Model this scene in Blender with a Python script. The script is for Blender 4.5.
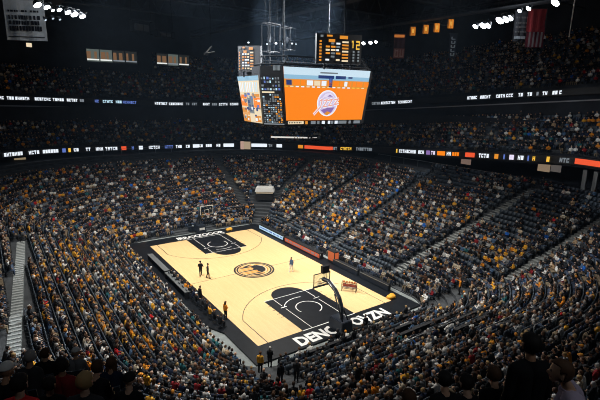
import bpy, bmesh, math, random
import numpy as np
from mathutils import Vector, Matrix

for _o in list(bpy.data.objects): bpy.data.objects.remove(_o)
SC = bpy.context.scene
COL = SC.collection
random.seed(7)
RNG = np.random.default_rng(11)
PI = math.pi

# ------------------------------------------------------------------ camera, world, lights, exposure
CAM = np.array([-23.7423, -42.7732, 19.9078]); YAW, PITCH, ROLL, FPX = -.6121, .2314, .02, 448.53
CF = np.array([-math.sin(YAW)*math.cos(PITCH), math.cos(YAW)*math.cos(PITCH), -math.sin(PITCH)])
_r = np.array([math.cos(YAW), math.sin(YAW), 0.]); _u = np.cross(_r, CF)
CR = math.cos(ROLL)*_r + math.sin(ROLL)*_u; CU = math.cos(ROLL)*_u - math.sin(ROLL)*_r
cd = bpy.data.cameras.new('camera'); cam = bpy.data.objects.new('camera', cd); COL.objects.link(cam)
cd.sensor_width = 36; cd.lens = 36*FPX/600; cd.clip_start = .2; cd.clip_end = 400
cam.matrix_world = Matrix(((CR[0], CU[0], -CF[0], CAM[0]), (CR[1], CU[1], -CF[1], CAM[1]), (CR[2], CU[2], -CF[2], CAM[2]), (0, 0, 0, 1)))
SC.camera = cam
SC.cycles.filter_width = 1.0
SC.view_settings.view_transform = 'Standard'; SC.view_settings.look = 'None'
SC.view_settings.gamma = 1; SC.view_settings.use_curve_mapping = False; SC.view_settings.exposure = 0
w = bpy.data.worlds.new('world'); SC.world = w; w.use_nodes = True
w.node_tree.nodes['Background'].inputs[0].default_value = (.012, .016, .026, 1)
w.node_tree.nodes['Background'].inputs[1].default_value = .3

def area(name, loc, target, power, sx, sy, col=(1, 1, 1), spread=180):
    d = bpy.data.lights.new(name, 'AREA'); d.shape = 'RECTANGLE'; d.size = sx; d.size_y = sy; d.energy = power; d.color = col
    d.spread = math.radians(spread)
    o = bpy.data.objects.new(name, d); COL.objects.link(o); o.location = loc
    o.rotation_euler = (Vector(target)-Vector(loc)).to_track_quat('-Z', 'Y').to_euler(); return o
def spot(name, loc, target, power, angle=50, blend=.6, col=(1, 1, 1), r=.5):
    d = bpy.data.lights.new(name, 'SPOT'); d.energy = power; d.spot_size = math.radians(angle); d.spot_blend = blend
    d.shadow_soft_size = r; d.color = col
    o = bpy.data.objects.new(name, d); COL.objects.link(o); o.location = loc
    o.rotation_euler = (Vector(target)-Vector(loc)).to_track_quat('-Z', 'Y').to_euler(); return o
# the court rig: rows of floodlights on the catwalks
WARM = (1, .955, .88); COOL = (.93, .97, 1)
for ly in (-15, 0, 15):
    for lx in (-13, 13):
        area('court_flood', (lx, ly, 30), (lx*.35, ly*.7, 0), 2000, 1.5, 6, WARM, 108)
area('stand_flood', (9, -2, 30.5), (-17, -10, 3), 5200, 1.2, 5, COOL, 50)
area('stand_flood', (-9, 0, 30.5), (21, -12, 4), 2300, 1.2, 5, COOL, 65)
area('stand_flood', (4, 6, 30.5), (4, -25, 3), 3400, 1.2, 4, COOL, 60)
area('stand_flood', (0, -6, 30.5), (2, 22, 2), 200, 1.2, 5, COOL, 50)
# glow of the two visible lamp rows; fill lights added over the near deck
for nm, L_, P_ in (('lamp_row_glow', (-13, 18, 29.5), 700), ('lamp_row_glow', (30, -9, 29.5), 420), ('deck_fill', (-27, -38, 26), 110), ('deck_fill', (-18.0, -44.4, 22.3), 130)):
    _d = bpy.data.lights.new(nm, 'POINT'); _d.energy = P_; _d.color = COOL; _d.shadow_soft_size = .6; _o = bpy.data.objects.new(nm, _d); COL.objects.link(_o); _o.location = L_
area('house_fill', (0, 0, 34.5), (0, 0, 0), 560, 70, 80, (.55, .75, 1))

# ------------------------------------------------------------------ materials
MATS = {}
def mat(name, col, rough=.65, metal=0., emit=0., noise=0., scale=6., spec=.4):
    if name in MATS: return MATS[name]
    m = bpy.data.materials.new(name); m.use_nodes = True; nt = m.node_tree; b = nt.nodes['Principled BSDF']
    c = tuple(col)+(1,)
    b.inputs['Base Color'].default_value = c; b.inputs['Roughness'].default_value = rough; b.inputs['Metallic'].default_value = metal
    b.inputs['Specular IOR Level'].default_value = spec
    if emit:
        b.inputs['Emission Color'].default_value = c; b.inputs['Emission Strength'].default_value = emit
        b.inputs['Base Color'].default_value = (.01, .01, .01, 1)
    if noise:
        n = nt.nodes.new('ShaderNodeTexNoise'); n.inputs['Scale'].default_value = scale; n.inputs['Detail'].default_value = 4
        tc = nt.nodes.new('ShaderNodeTexCoord'); nt.links.new(tc.outputs['Object'], n.inputs['Vector'])
        rp = nt.nodes.new('ShaderNodeValToRGB')
        rp.color_ramp.elements[0].position = .3; rp.color_ramp.elements[1].position = .7
        rp.color_ramp.elements[0].color = tuple(max(0, x*(1-noise)) for x in col)+(1,)
        rp.color_ramp.elements[1].color = tuple(min(1, x*(1+noise)) for x in col)+(1,)
        nt.links.new(n.outputs['Fac'], rp.inputs[0]); nt.links.new(rp.outputs[0], b.inputs['Base Color'])
    MATS[name] = m; return m
def wood_court():
    m = bpy.data.materials.new('court_maple'); m.use_nodes = True; nt = m.node_tree; b = nt.nodes['Principled BSDF']
    tc = nt.nodes.new('ShaderNodeTexCoord'); mp = nt.nodes.new('ShaderNodeMapping'); nt.links.new(tc.outputs['Object'], mp.inputs[0])
    mp.inputs['Rotation'].default_value[2] = PI/2
    br = nt.nodes.new('ShaderNodeTexBrick'); nt.links.new(mp.outputs[0], br.inputs['Vector'])
    br.inputs['Scale'].default_value = 1; br.inputs['Brick Width'].default_value = 2.2; br.inputs['Row Height'].default_value = .12
    br.inputs['Mortar Size'].default_value = .002
    br.inputs['Color1'].default_value = (.83, .58, .285, 1); br.inputs['Color2'].default_value = (.79, .54, .255, 1); br.inputs['Mortar'].default_value = (.6, .4, .18, 1)
    nt.links.new(br.outputs['Color'], b.inputs['Base Color']); b.inputs['Roughness'].default_value = .33; b.inputs['Specular IOR Level'].default_value = .35
    return m
M_WOOD = wood_court()
M_BLACKP = mat('court_black_paint', (.007, .009, .0125), .42, noise=.25, scale=2, spec=.2)
M_WHITEP = mat('court_white_paint', (.8, .8, .78), .45)
M_LINE = mat('court_line_paint', (.02, .02, .024), .4)
M_ORANGEP = mat('court_orange_paint', (.62, .25, .035), .4)
M_CONC = mat('concrete', (.20, .225, .225), .8, noise=.25, scale=1.5)
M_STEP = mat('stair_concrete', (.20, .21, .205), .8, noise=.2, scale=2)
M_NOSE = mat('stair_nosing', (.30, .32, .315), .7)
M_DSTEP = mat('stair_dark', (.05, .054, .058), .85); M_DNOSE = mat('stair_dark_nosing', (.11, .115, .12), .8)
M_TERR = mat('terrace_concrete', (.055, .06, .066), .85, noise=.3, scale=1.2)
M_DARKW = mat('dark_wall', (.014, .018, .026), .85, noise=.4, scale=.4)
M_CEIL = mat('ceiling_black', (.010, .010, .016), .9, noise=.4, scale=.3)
M_BLACK = mat('black_plastic', (.012, .013, .016), .5)
M_STEEL = mat('dark_steel', (.04, .044, .052), .6, .2, spec=.2)
M_RIG = mat('rig_aluminium', (.008, .009, .011), .8, spec=.1)
M_RAIL = mat('rail_metal', (.34, .36, .37), .35, .8)
M_NAVYSEAT = mat('seat_navy', (.052, .070, .092), .45, noise=.15, scale=9)
M_NAVYSEAT2 = mat('seat_navy_pan', (.036, .050, .068), .5)
M_SEATMET = mat('seat_bracket', (.03, .032, .036), .5, .3)
M_GLASS = mat('backboard_glass', (.6, .68, .7), .05)
_g = M_GLASS.node_tree.nodes['Principled BSDF']; _g.inputs['Transmission Weight'].default_value = 1.0; _g.inputs['IOR'].default_value = 1.02
M_RIM = mat('rim_orange', (.75, .16, .02), .4, .2)
M_NET = mat('net_white', (.75, .75, .75), .8)
M_PAD = mat('pad_navy', (.015, .022, .035), .5)
M_WHITE = mat('white_plastic', (.78, .78, .76), .5)
def em(name, col, s): return mat(name, col, .5, emit=s)
E_WHITE = em('led_white', (.85, .92, 1), 1.0); E_ORANGE = em('led_orange', (1, .235, .004), 1.0); E_RED = em('led_red', (1, .11, .035), .85)
E_YEL = em('led_yellow', (1, .58, .06), .9); E_BLUE = em('led_blue', (.15, .25, .75), .7); E_PALE = em('led_pale', (.55, .8, .95), .95)
E_LAMP = em('lamp_glow', (.93, .97, 1), 20); E_DIM = em('led_dim', (.35, .40, .45), .55); E_NAVY = em('led_navy', (.02, .05, .2), .8)
E_AMBER = em('led_amber', (1, .36, .03), .75); E_GREY = em('led_grey', (.28, .33, .36), .6); E_CREAM = em('led_cream', (1, .82, .55), .85)
E_PURP = em('led_purple', (.30, .18, .5), .8); E_LILAC = em('led_lilac', (.83, .75, .95), .95); E_PINK = em('led_pink', (.95, .42, .35), .9)
E_WARM = em('suite_warm', (.8, .42, .2), .22); E_COOLW = em('suite_cool', (.45, .55, .5), .2); E_LINE = em('suite_strip', (.9, .93, .9), .9)

# ------------------------------------------------------------------ object helpers
def tag(o, label=None, cat=None, group=None, kind=None):
    if label: o['label'] = label
    if cat: o['category'] = cat
    if group: o['group'] = group
    if kind: o['kind'] = kind
    return o
def link(name, me, parent=None):
    o = bpy.data.objects.new(name, me); COL.objects.link(o)
    if parent: o.parent = parent
    return o
def empty(name, loc, rz=0, label=None, cat=None, group=None):
    o = bpy.data.objects.new(name, None); COL.objects.link(o); o.location = loc; o.rotation_euler = (0, 0, rz); o.empty_display_size = .3
    return tag(o, label, cat, group)
class MB:
    """collects shapes into ONE mesh"""
    def __init__(s): s.V = []; s.F = []; s.M = []
    def add(s, V, F, m=0):
        b = len(s.V); s.V += [tuple(v) for v in V]; s.F += [tuple(i+b for i in f) for f in F]; s.M += [m]*len(F)
    def box(s, c, size, m=0, rz=0., tilt=None, taper=1.):
        hx, hy, hz = size[0]/2, size[1]/2, size[2]/2
        V = []
        R = Matrix.Rotation(rz, 3, 'Z')
        if tilt: R = R @ Matrix.Rotation(tilt, 3, 'X')
        for z in (-1, 1):
            k = taper if z > 0 else 1
            for x, y in ((-1, -1), (1, -1), (1, 1), (-1, 1)): V.append(R @ Vector((x*hx*k, y*hy*k, z*hz)) + Vector(c))
        s.add(V, [(3, 2, 1, 0), (4, 5, 6, 7), (0, 1, 5, 4), (1, 2, 6, 5), (2, 3, 7, 6), (3, 0, 4, 7)], m)
    def tube(s, pts, r, m=0, n=8, r2=None):
        pts = [Vector(q) for q in pts]; N = len(pts); V = []
        for i, q in enumerate(pts):
            t = (pts[min(i+1, N-1)]-pts[max(i-1, 0)]).normalized()
            a = t.cross(Vector((0, 0, 1)) if abs(t.z) < .95 else Vector((1, 0, 0))).normalized(); b = t.cross(a)
            rr = r if r2 is None else r+(r2-r)*i/(N-1)
            for k in range(n): V.append(q+(a*math.cos(2*PI*k/n)+b*math.sin(2*PI*k/n))*rr)
        F = [(i*n+k, i*n+(k+1) % n, (i+1)*n+(k+1) % n, (i+1)*n+k) for i in range(N-1) for k in range(n)]
        F += [tuple(range(n-1, -1, -1)), tuple((N-1)*n+k for k in range(n))]
        s.add(V, F, m)
    def quad(s, a, b, c, d, m=0): s.add([a, b, c, d], [(0, 1, 2, 3)], m)
    def poly(s, P, z, m=0): s.add([(x, y, z) for x, y in P], [tuple(range(len(P)))], m)
    def prism(s, P, z0, z1, m=0):
        n = len(P); s.add([(x, y, z0) for x, y in P]+[(x, y, z1) for x, y in P],
              [tuple(range(n-1, -1, -1)), tuple(range(n, 2*n))]+[(i, (i+1) % n, n+(i+1) % n, n+i) for i in range(n)], m)
    def ellipsoid(s, c, r, m=0, nu=10, nv=7):
        V = [(c[0], c[1], c[2]-r[2])]
        for j in range(1, nv):
            a = -PI/2+PI*j/nv
            for k in range(nu): V.append((c[0]+r[0]*math.cos(a)*math.cos(2*PI*k/nu), c[1]+r[1]*math.cos(a)*math.sin(2*PI*k/nu), c[2]+r[2]*math.sin(a)))
        V.append((c[0], c[1], c[2]+r[2])); L = len(V)-1
        F = [(0, 1+(k+1) % nu, 1+k) for k in range(nu)]
        for j in range(nv-2): F += [(1+j*nu+k, 1+j*nu+(k+1) % nu, 1+(j+1)*nu+(k+1) % nu, 1+(j+1)*nu+k) for k in range(nu)]
        F += [(L, 1+(nv-2)*nu+k, 1+(nv-2)*nu+(k+1) % nu) for k in range(nu)]
        s.add(V, F, m)
    def build(s, name, mats, parent=None, smooth=False, bevel=0):
        me = bpy.data.meshes.new(name); me.from_pydata(s.V, [], s.F)
        for m in (mats if isinstance(mats, (list, tuple)) else [mats]): me.materials.append(m)
        if any(s.M): me.polygons.foreach_set('material_index', s.M)
        if smooth: me.polygons.foreach_set('use_smooth', [True]*len(me.polygons))
        me.update()
        if bevel:
            bm = bmesh.new(); bm.from_mesh(me); bmesh.ops.remove_doubles(bm, verts=bm.verts, dist=1e-5)
            bmesh.ops.bevel(bm, geom=bm.edges[:], offset=bevel, segments=2, affect='EDGES', clamp_overlap=True); bm.to_mesh(me); bm.free()
        return link(name, me, parent)
def at(px, py, t):
    """a point seen in direction (px, py) standing t metres away"""
    d = CR*(px-300)/FPX - CU*(py-200)/FPX + CF; d /= np.linalg.norm(d); return CAM+d*t
def project(P):
    d = P-CAM; z = d@CF; z = np.where(np.abs(z) < 1e-6, 1e-6, z)
    return 300+FPX*(d@CR)/z, 200-FPX*(d@CU)/z, z

# ------------------------------------------------------------------ bowl geometry: offset loops round the court
A0, B0, R0 = 10.2, 17.4, 3.0
SX, SY = A0-R0, B0-R0
def loop(d, step, part=(0, 8)):
    """points on the loop at offset d, clockwise from the left side; part picks segments: 0 left,1 far-left corner,2 far,3 far-right,4 right,5 near-right,6 near,7 near-left"""
    r = R0+d; segs = []
    for k in range(part[0], part[1]):
        if k % 2 == 0:
            a, b, n = {0: ((-A0-d, -SY), (-A0-d, SY), (-1, 0)), 2: ((-SX, B0+d), (SX, B0+d), (0, 1)),
                       4: ((A0+d, SY), (A0+d, -SY), (1, 0)), 6: ((SX, -B0-d), (-SX, -B0-d), (0, -1))}[k]
            L = math.dist(a, b); m = max(1, round(L/step))
            for i in range(m): t = i/m; segs.append((a[0]+(b[0]-a[0])*t, a[1]+(b[1]-a[1])*t, n[0], n[1], k))
        else:
            c, a0 = {1: ((-SX, SY), PI), 3: ((SX, SY), PI/2), 5: ((SX, -SY), 0), 7: ((-SX, -SY), -PI/2)}[k]
            m = max(2, round(r*PI/2/step))
            for i in range(m):
                a = a0-PI/2*i/m; segs.append((c[0]+r*math.cos(a), c[1]+r*math.sin(a), math.cos(a), math.sin(a), k))
    return np.array(segs)
def loop_fixed(d, part=(0, 8), nc=14, ns=10):
    """same number of points for every d, so loops can be bridged"""
    r = R0+d; out = []
    for k in range(part[0], part[1]):
        if k % 2 == 0:
            a, b = {0: ((-A0-d, -SY), (-A0-d, SY)), 2: ((-SX, B0+d), (SX, B0+d)), 4: ((A0+d, SY), (A0+d, -SY)), 6: ((SX, -B0-d), (-SX, -B0-d))}[k]
            out += [(a[0]+(b[0]-a[0])*i/ns, a[1]+(b[1]-a[1])*i/ns) for i in range(ns)]
        else:
            c, a0 = {1: ((-SX, SY), PI), 3: ((SX, SY), PI/2), 5: ((SX, -SY), 0), 7: ((-SX, -SY), -PI/2)}[k]
            out += [(c[0]+r*math.cos(a0-PI/2*i/nc), c[1]+r*math.sin(a0-PI/2*i/nc)) for i in range(nc)]
    if part == (0, 8): out.append(out[0])
    else:
        k = part[1]-1
        out.append({0: (-A0-d, SY), 2: (SX, B0+d), 4: (A0+d, -SY), 6: (-SX, -B0-d), 1: (-SX, B0+d), 3: (A0+d, SY), 5: (SX, -B0-d), 7: (-A0-d, -SY)}[k])
    return out
def ring_d(x, y):
    qx, qy = abs(x)-SX, abs(y)-SY
    return math.hypot(max(qx, 0), max(qy, 0))+min(max(qx, qy), 0)-R0
ROWD, NROW = .85, 27
def zrow(i): return .12*i if i < 3 else .24+.36*(i-2)
def zlow(d):
    return zrow(max(0, min(NROW-1, int(d/ROWD))))
def tilt(x, y): return .02*max(0, 8-x)*(y > 0)*(min(1, max(0, (y-20)/10)))+.07*min(1, max(0, (x-12)/20))*min(45, max(0, 27-y))
def tilt2(x, y): return tilt(x, y)+.012*max(0, 8-x)*min(1, max(0, (y-20)/10))+.7*min(1, max(0, (x-18)/22))
def strip(mb, prof, part, m=0, zf=None):
    """bridge loops: prof = [(d, z), ...]"""
    prev = None
    for d, z in prof:
        cur = [(x, y, z+(zf(x, y) if zf else 0)) for x, y in loop_fixed(d, part)]
        if prev:
            n = len(cur); mb.add(prev+cur, [(i, i+1, n+i+1, n+i) for i in range(n-1)], m)
        prev = cur
def structure(name, o_mb, mats, label, **k):
    o = o_mb.build(name, mats, **k); tag(o, label, 'building', None, 'structure'); return o

# floor
f = MB(); f.box((0, 0, -.25), (190, 190, .3)); structure('floor', f, M_CONC, 'grey concrete arena floor under the court')
# court: black apron, maple, painted areas, lines, letters
cw, cl = 7.62, 14.325
c = MB()
c.prism([(-9.0, -16.55), (9.4, -16.55), (9.4, 16.55), (-9.85, 16.55), (-9.85, -9.0), (-9.0, -11.0)], -.1, .05, 1)
Z = .054
c.poly([(-cw, -cl), (cw, -cl), (cw, cl), (-cw, cl)], Z, 0)
def band(P, wd, z, m):
    """a painted stripe along a polyline"""
    P = [Vector((x, y)) for x, y in P]; L = []; R_ = []
    for i, q in enumerate(P):
        t = (P[min(i+1, len(P)-1)]-P[max(i-1, 0)]).normalized(); n = Vector((-t.y, t.x))
        L.append(q+n*wd/2); R_.append(q-n*wd/2)
    for i in range(len(P)-1): c.quad((*L[i], z), (*R_[i], z), (*R_[i+1], z), (*L[i+1], z), m)
def arc(cx, cy, r, a0, a1, n=40): return [(cx+r*math.cos(math.radians(a0+(a1-a0)*i/n)), cy+r*math.sin(math.radians(a0+(a1-a0)*i/n))) for i in range(n+1)]
for s in (-1, 1):
    kx = -.25 if s < 0 else .3
    fl = 7.75
    c.poly([(kx-2.95, s*cl), (kx+2.95, s*cl), (kx+2.95, s*fl), (kx-2.95, s*fl)][::(1 if s < 0 else -1)], Z+.004, 1)
    P = arc(kx, s*fl, 1.83, 0, 180) if s < 0 else arc(kx, s*fl, 1.83, 180, 360)
    c.poly(P, Z+.004, 1)
    for e in (-1, 1):
        x = kx+e*1.95
        band([(x, s*cl), (x, s*(fl+2.35))], .06, Z+.008, 2); band([(x, s*(fl+1.75)), (x, s*fl)], .06, Z+.008, 2)
        band([(kx+e*1.6, s*(fl+2.0)), (kx+e*2.3, s*(fl+2.0))], .1, Z+.008, 2)
        for q in (.9, 1.6, 2.4, 3.3): band([(kx+e*2.95, s*(cl-2.1-q)), (kx+e*3.25, s*(cl-2.1-q))], .07, Z+.006, 3)
    band([(kx-2.95, s*fl), (kx+2.95, s*fl)], .07, Z+.008, 2)
    # open ring and short arc painted in the lane
    if s < 0:
        band(arc(kx+.1, -11.0, 1.25, -70, 200), .09, Z+.008, 2); band(arc(kx+.1, -11.0, 2.35, 75, 150), .09, Z+.008, 2)
    else:
        band(arc(kx, 10.6, 1.3, 110, 385), .09, Z+.008, 2); band(arc(kx, 10.6, 2.2, 240, 300), .07, Z+.008, 2)
    # three point line
    ey = math.sqrt(7.24**2-6.7**2)
    a = math.degrees(math.atan2(ey, 6.7))
    P = [(-6.7, s*cl)]+[(x, s*(-(12.75)+y) if s < 0 else s*(12.75-y)) for x, y in []]
    A = [(7.24*math.cos(math.radians(t)), 7.24*math.sin(math.radians(t))) for t in np.linspace(180-a, a, 60)]
    band([(-6.7, s*cl)]+[(x, s*(12.75-y)) for x, y in A]+[(6.7, s*cl)], .07, Z+.006, 3)
    band([(-9.0+.0, s*(cl+.35)), (9.0, s*(cl+.35))], .05, Z-.0035+.002, 1)
    band([(-2.95+kx, s*(cl+.03)), (2.95+kx, s*(cl+.03))], .09, Z+.006, 2)
band([(-cw, 0), (cw, 0)], .06, Z+.004, 3)
# round centre emblem: black rings, orange streaks and a dark head shape
c.poly(arc(0, 0, 2.35, 0, 359, 60), Z+.006, 3); c.poly(arc(0, 0, 2.12, 0, 359, 60), Z+.008, 0); c.poly(arc(0, 0, 2.04, 0, 359, 60), Z+.010, 3)
c.poly(arc(0, 0, 1.84, 0, 359, 60), Z+.012, 0)
for k in range(9):
    y0 = 1.36-.34*k; hw = math.sqrt(1.8**2-y0*y0)
    c.poly([(-hw, y0-.05), (.3+.12*(k % 3), y0-.2), (.5+.12*(k % 3), y0+.06), (-hw*.97, y0+.13)], Z+.014, 3 if k in (1, 4, 7) else 4)
c.poly([(-.3, 1.5), (.5, 1.62), (-.1, 1.2), (-1.3, .95)], Z+.015, 3); c.poly([(-1.2, -1.2), (-.2, -1.35), (.6, -1.55), (-.4, -1.72)], Z+.015, 3)
c.poly([(.0, .8), (.45, 1.2), (1.0, 1.1), (1.38, .5), (1.35, -.25), (1.0, -.9), (.5, -1.15), (.15, -.7), (.3, -.15), (-.2, .05), (.15, .4)], Z+.016, 3)
band(arc(0, 0, 1.58, -55, 60), .14, Z+.018, 4); band(arc(0, 0, 1.42, -45, 45), .06, Z+.019, 2)
def text_mesh(txt, size, bold=.03):
    cu = bpy.data.curves.new('t', 'FONT'); cu.body = txt; cu.size = size; cu.offset = bold; cu.resolution_u = 2; cu.fill_mode = 'FRONT'; cu.dimensions = '2D'
    o = bpy.data.objects.new('t', cu); COL.objects.link(o); dg = bpy.context.evaluated_depsgraph_get()
    me = bpy.data.meshes.new_from_object(o.evaluated_get(dg)); bpy.data.objects.remove(o)
    V = np.array([v.co[:] for v in me.vertices]); F = [tuple(p.vertices) for p in me.polygons]; bpy.data.meshes.remove(me)
    return V, F
def put_text(mb, txt, box, z, m, flip=False, bold=.03):
    V, F = text_mesh(txt, 1, bold); lo, hi = V.min(0), V.max(0); U = (V-lo)/np.maximum(hi-lo, 1e-6)
    x0, y0, x1, y1 = box
    if flip: U[:, 0] = 1-U[:, 0]; U[:, 1] = 1-U[:, 1]
    mb.add([(x0+(x1-x0)*u, y0+(y1-y0)*v, z) for u, v, _ in U], F, m)
put_text(c, 'DENON OVZN', (-4.7, -16.3, 5.6, -14.85), Z, 2, bold=.045)
put_text(c, 'IRRAXZOOOR', (-3.6, 14.75, 3.4, 15.9), Z, 2, bold=.045)
court = c.build('floor_court', [M_WOOD, M_BLACKP, M_WHITEP, M_LINE, M_ORANGEP])
tag(court, 'pale maple basketball court with black apron, keys and round centre emblem', 'court', None, 'structure')

# lower bowl terraces
b = MB(); prof = [(-.3, -.02)]
for i in range(NROW): prof += [(i*ROWD, zrow(i)), ((i+1)*ROWD, zrow(i))]
prof[0] = (0, -.1)
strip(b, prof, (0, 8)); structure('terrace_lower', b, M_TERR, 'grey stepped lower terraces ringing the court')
DLOW = NROW*ROWD
b = MB(); strip(b, [(DLOW, zrow(NROW-1)), (29.5, zrow(NROW-1))], (0, 8)); strip(b, [(29.5, 8.5), (29.5, 17)], (0, 8))
structure('wall_concourse', b, M_DARKW, 'dark concourse behind the lower terraces')
# mid deck: fascia, soffit, rows
UP = (0, 6)
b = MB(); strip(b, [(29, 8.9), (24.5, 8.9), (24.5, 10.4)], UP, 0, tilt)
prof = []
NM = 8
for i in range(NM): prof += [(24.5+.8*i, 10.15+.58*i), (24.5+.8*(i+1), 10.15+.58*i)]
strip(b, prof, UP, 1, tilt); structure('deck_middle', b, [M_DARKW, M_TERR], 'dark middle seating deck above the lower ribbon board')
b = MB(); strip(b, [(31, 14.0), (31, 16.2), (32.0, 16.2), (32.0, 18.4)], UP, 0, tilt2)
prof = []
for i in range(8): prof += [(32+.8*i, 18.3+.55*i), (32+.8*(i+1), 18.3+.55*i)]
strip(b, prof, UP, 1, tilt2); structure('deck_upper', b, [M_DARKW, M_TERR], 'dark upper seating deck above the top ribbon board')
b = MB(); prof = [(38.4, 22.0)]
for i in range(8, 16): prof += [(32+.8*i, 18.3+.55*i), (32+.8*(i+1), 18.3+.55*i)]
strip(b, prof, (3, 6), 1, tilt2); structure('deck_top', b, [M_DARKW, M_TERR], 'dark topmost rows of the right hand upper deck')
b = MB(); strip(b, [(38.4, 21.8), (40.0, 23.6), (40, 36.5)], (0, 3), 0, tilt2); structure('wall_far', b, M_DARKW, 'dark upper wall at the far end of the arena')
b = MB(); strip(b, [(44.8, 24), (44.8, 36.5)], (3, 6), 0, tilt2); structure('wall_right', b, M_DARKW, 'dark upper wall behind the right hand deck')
b = MB(); strip(b, [(48, -.1), (48, 36.5)], (6, 9 if False else 8), 0); strip(b, [(48, -.1), (48, 36.5)], (0, 1), 0); structure('wall_near', b, M_DARKW, 'dark wall behind the near upper deck')
b = MB(); b.box((0, 0, 36.6), (125, 140, .3)); structure('ceiling', b, M_CEIL, 'black arena roof deck')
hz = MB(); hz.box((0, 0, 18), (80, 92, 35)); M_HAZE = bpy.data.materials.new('arena_haze'); M_HAZE.use_nodes = True
_nt = M_HAZE.node_tree; _nt.nodes.remove(_nt.nodes['Principled BSDF']); _v = _nt.nodes.new('ShaderNodeVolumePrincipled'); _v.inputs['Density'].default_value = .00026
_v.inputs['Color'].default_value = (.45, .68, 1, 1); _v.inputs['Anisotropy'].default_value = .1; _nt.links.new(_v.outputs[0], _nt.nodes['Material Output'].inputs['Volume'])
tag(hz.build('haze', M_HAZE), 'thin blue haze hanging in the air of the arena', 'haze', None, 'stuff')
# light ledge on the middle deck's back wall
b = MB(); strip(b, [(30.9, 16.15), (30.9, 16.32), (32, 16.32)], UP, 0, tilt2); structure('trim_1', b, mat('ledge_grey', (.3, .3, .33), .7), 'pale ledge along the top of the middle deck')

# near upper deck under the camera: rows stepping down toward the court
DF = np.array([.485, .874]); DL = np.array([.874, -.485])
def deck_z(s, la=-1): return (18.5-.66*s if s < 6 else 14.54-.5*(s-6))-(.38 if la > 0 and s > 4 else 0)
def deck_pt(s, la): q = CAM[:2]+DF*s+DL*la; return float(q[0]), float(q[1])
b = MB()
RZD = math.atan2(DL[1], DL[0])
for j in range(-4, 13):
    s = .8*j+.4; z = deck_z(s)
    l0, l1 = (-11, 12) if s < 6.8 else (-11, -.30*s-1.2)
    for e0, e1 in ((l0, min(l1, .6)), (.6, l1)):
        if e1 <= e0: continue
        x, y = deck_pt(s, (e0+e1)/2); b.box((x, y, deck_z(s, e1-.7)-.45), (e1-e0, .84, .9), 0, RZD)
structure('deck_near', b, M_TERR, 'dark stepped seating deck the view is taken from')
DECK = b

# ------------------------------------------------------------------ aisles through the lower bowl
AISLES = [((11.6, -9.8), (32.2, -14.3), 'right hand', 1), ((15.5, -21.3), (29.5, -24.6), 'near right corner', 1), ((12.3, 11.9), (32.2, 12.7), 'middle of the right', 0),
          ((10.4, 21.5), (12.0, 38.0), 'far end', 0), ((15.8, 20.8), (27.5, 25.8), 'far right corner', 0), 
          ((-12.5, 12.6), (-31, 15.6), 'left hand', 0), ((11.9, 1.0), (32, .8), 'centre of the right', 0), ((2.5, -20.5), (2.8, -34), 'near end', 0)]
def seg_dist(x, y, a, b):
    a, b = np.array(a), np.array(b); v = b-a; t = np.clip(((x-a[0])*v[0]+(y-a[1])*v[1])/(v@v), 0, 1); return math.hypot(x-a[0]-v[0]*t, y-a[1]-v[1]*t)
for a, b_, nm, bright in AISLES:
    mb = MB(); a, b_ = np.array(a), np.array(b_); L = np.linalg.norm(b_-a); n = int(L/.42); v = (b_-a)/L; rz = math.atan2(v[1], v[0])
    for i in range(n):
        q = a+v*(i+.5)*L/n; d = ring_d(*q); z = zlow(d)
        frac = (d/ROWD) % 1
        top = z+(.19 if frac > .5 and d > 2*ROWD else .02)
        mb.box((q[0], q[1], top-.2), (L/n+.01, 1.15, .4), 0, rz); mb.box((q[0]-v[0]*.14, q[1]-v[1]*.14, top+.006), (.1, 1.15, .014), 1, rz)
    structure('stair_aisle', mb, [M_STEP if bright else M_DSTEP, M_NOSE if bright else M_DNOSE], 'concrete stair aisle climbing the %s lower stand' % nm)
# striped gangway on the left
SW0, SW1 = np.array([-22.0, 9.5]), np.array([-23.9, -15.5])
mb = MB(); v = (SW1-SW0); L = np.linalg.norm(v); v /= L; n = 50; rz = math.atan2(v[1], v[0])
for i in range(n):
    q = SW0+v*(i+.5)*L/n; z = zlow(ring_d(q[0]-.3, q[1]))+.04
    mb.box((q[0], q[1], z-.25), (L/n, .74, .5), 0, rz); mb.box((q[0], q[1], z+.02), (.2, .7, .04), 1, rz)
structure('stair_gangway', mb, [M_CONC, mat('gangway_tread', (.40, .42, .415), .7)], 'grey gangway with pale treads running through the left stand')

def rail(name, pts, label, group=None, post_h=1.0, every=2.4, m=None, bars=(1.0,), cat='railing', r=.03):
    """posts on the ground points and rails joining them"""
    t = empty(name, pts[0], 0, label, cat, group); o = Vector(pts[0]); m = m or M_STEEL
    P = [Vector(q)-o for q in pts]
    for k in bars:
        q = MB(); q.tube([x+Vector((0, 0, post_h*k)) for x in P], r, 0, 6); q.build('handrail', m, t, True)
    acc = 0
    for i in range(len(P)-1):
        L = (P[i+1]-P[i]).length
        while acc <= L:
            x = P[i]+(P[i+1]-P[i])*(acc/L); q = MB(); q.tube([x, x+Vector((0, 0, post_h))], r*.9, 0, 6); q.build('post', m, t, True); acc += every
        acc -= L
    return t
def aisle_pts(a, b_, off, n=14):
    a, b_ = np.array(a), np.array(b_); v = b_-a; L = np.linalg.norm(v); nrm = np.array([-v[1], v[0]])/L
    out = []
    for i in range(n):
        q = a+v*i/(n-1)+nrm*off; d = ring_d(*q); z = 0 if d < 1.7 else .24+.36*(d/ROWD-2)
        out.append((q[0], q[1], max(0, z)+.05))
    return out
rail('stair_railing', aisle_pts(AISLES[0][0], AISLES[0][1], .75), 'long dark handrail climbing beside the pale right hand stair aisle', r=.05)
rail('stair_railing', aisle_pts(AISLES[1][0], AISLES[1][1], .75), 'dark handrail beside the stair aisle in the near right corner', r=.045)
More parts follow.
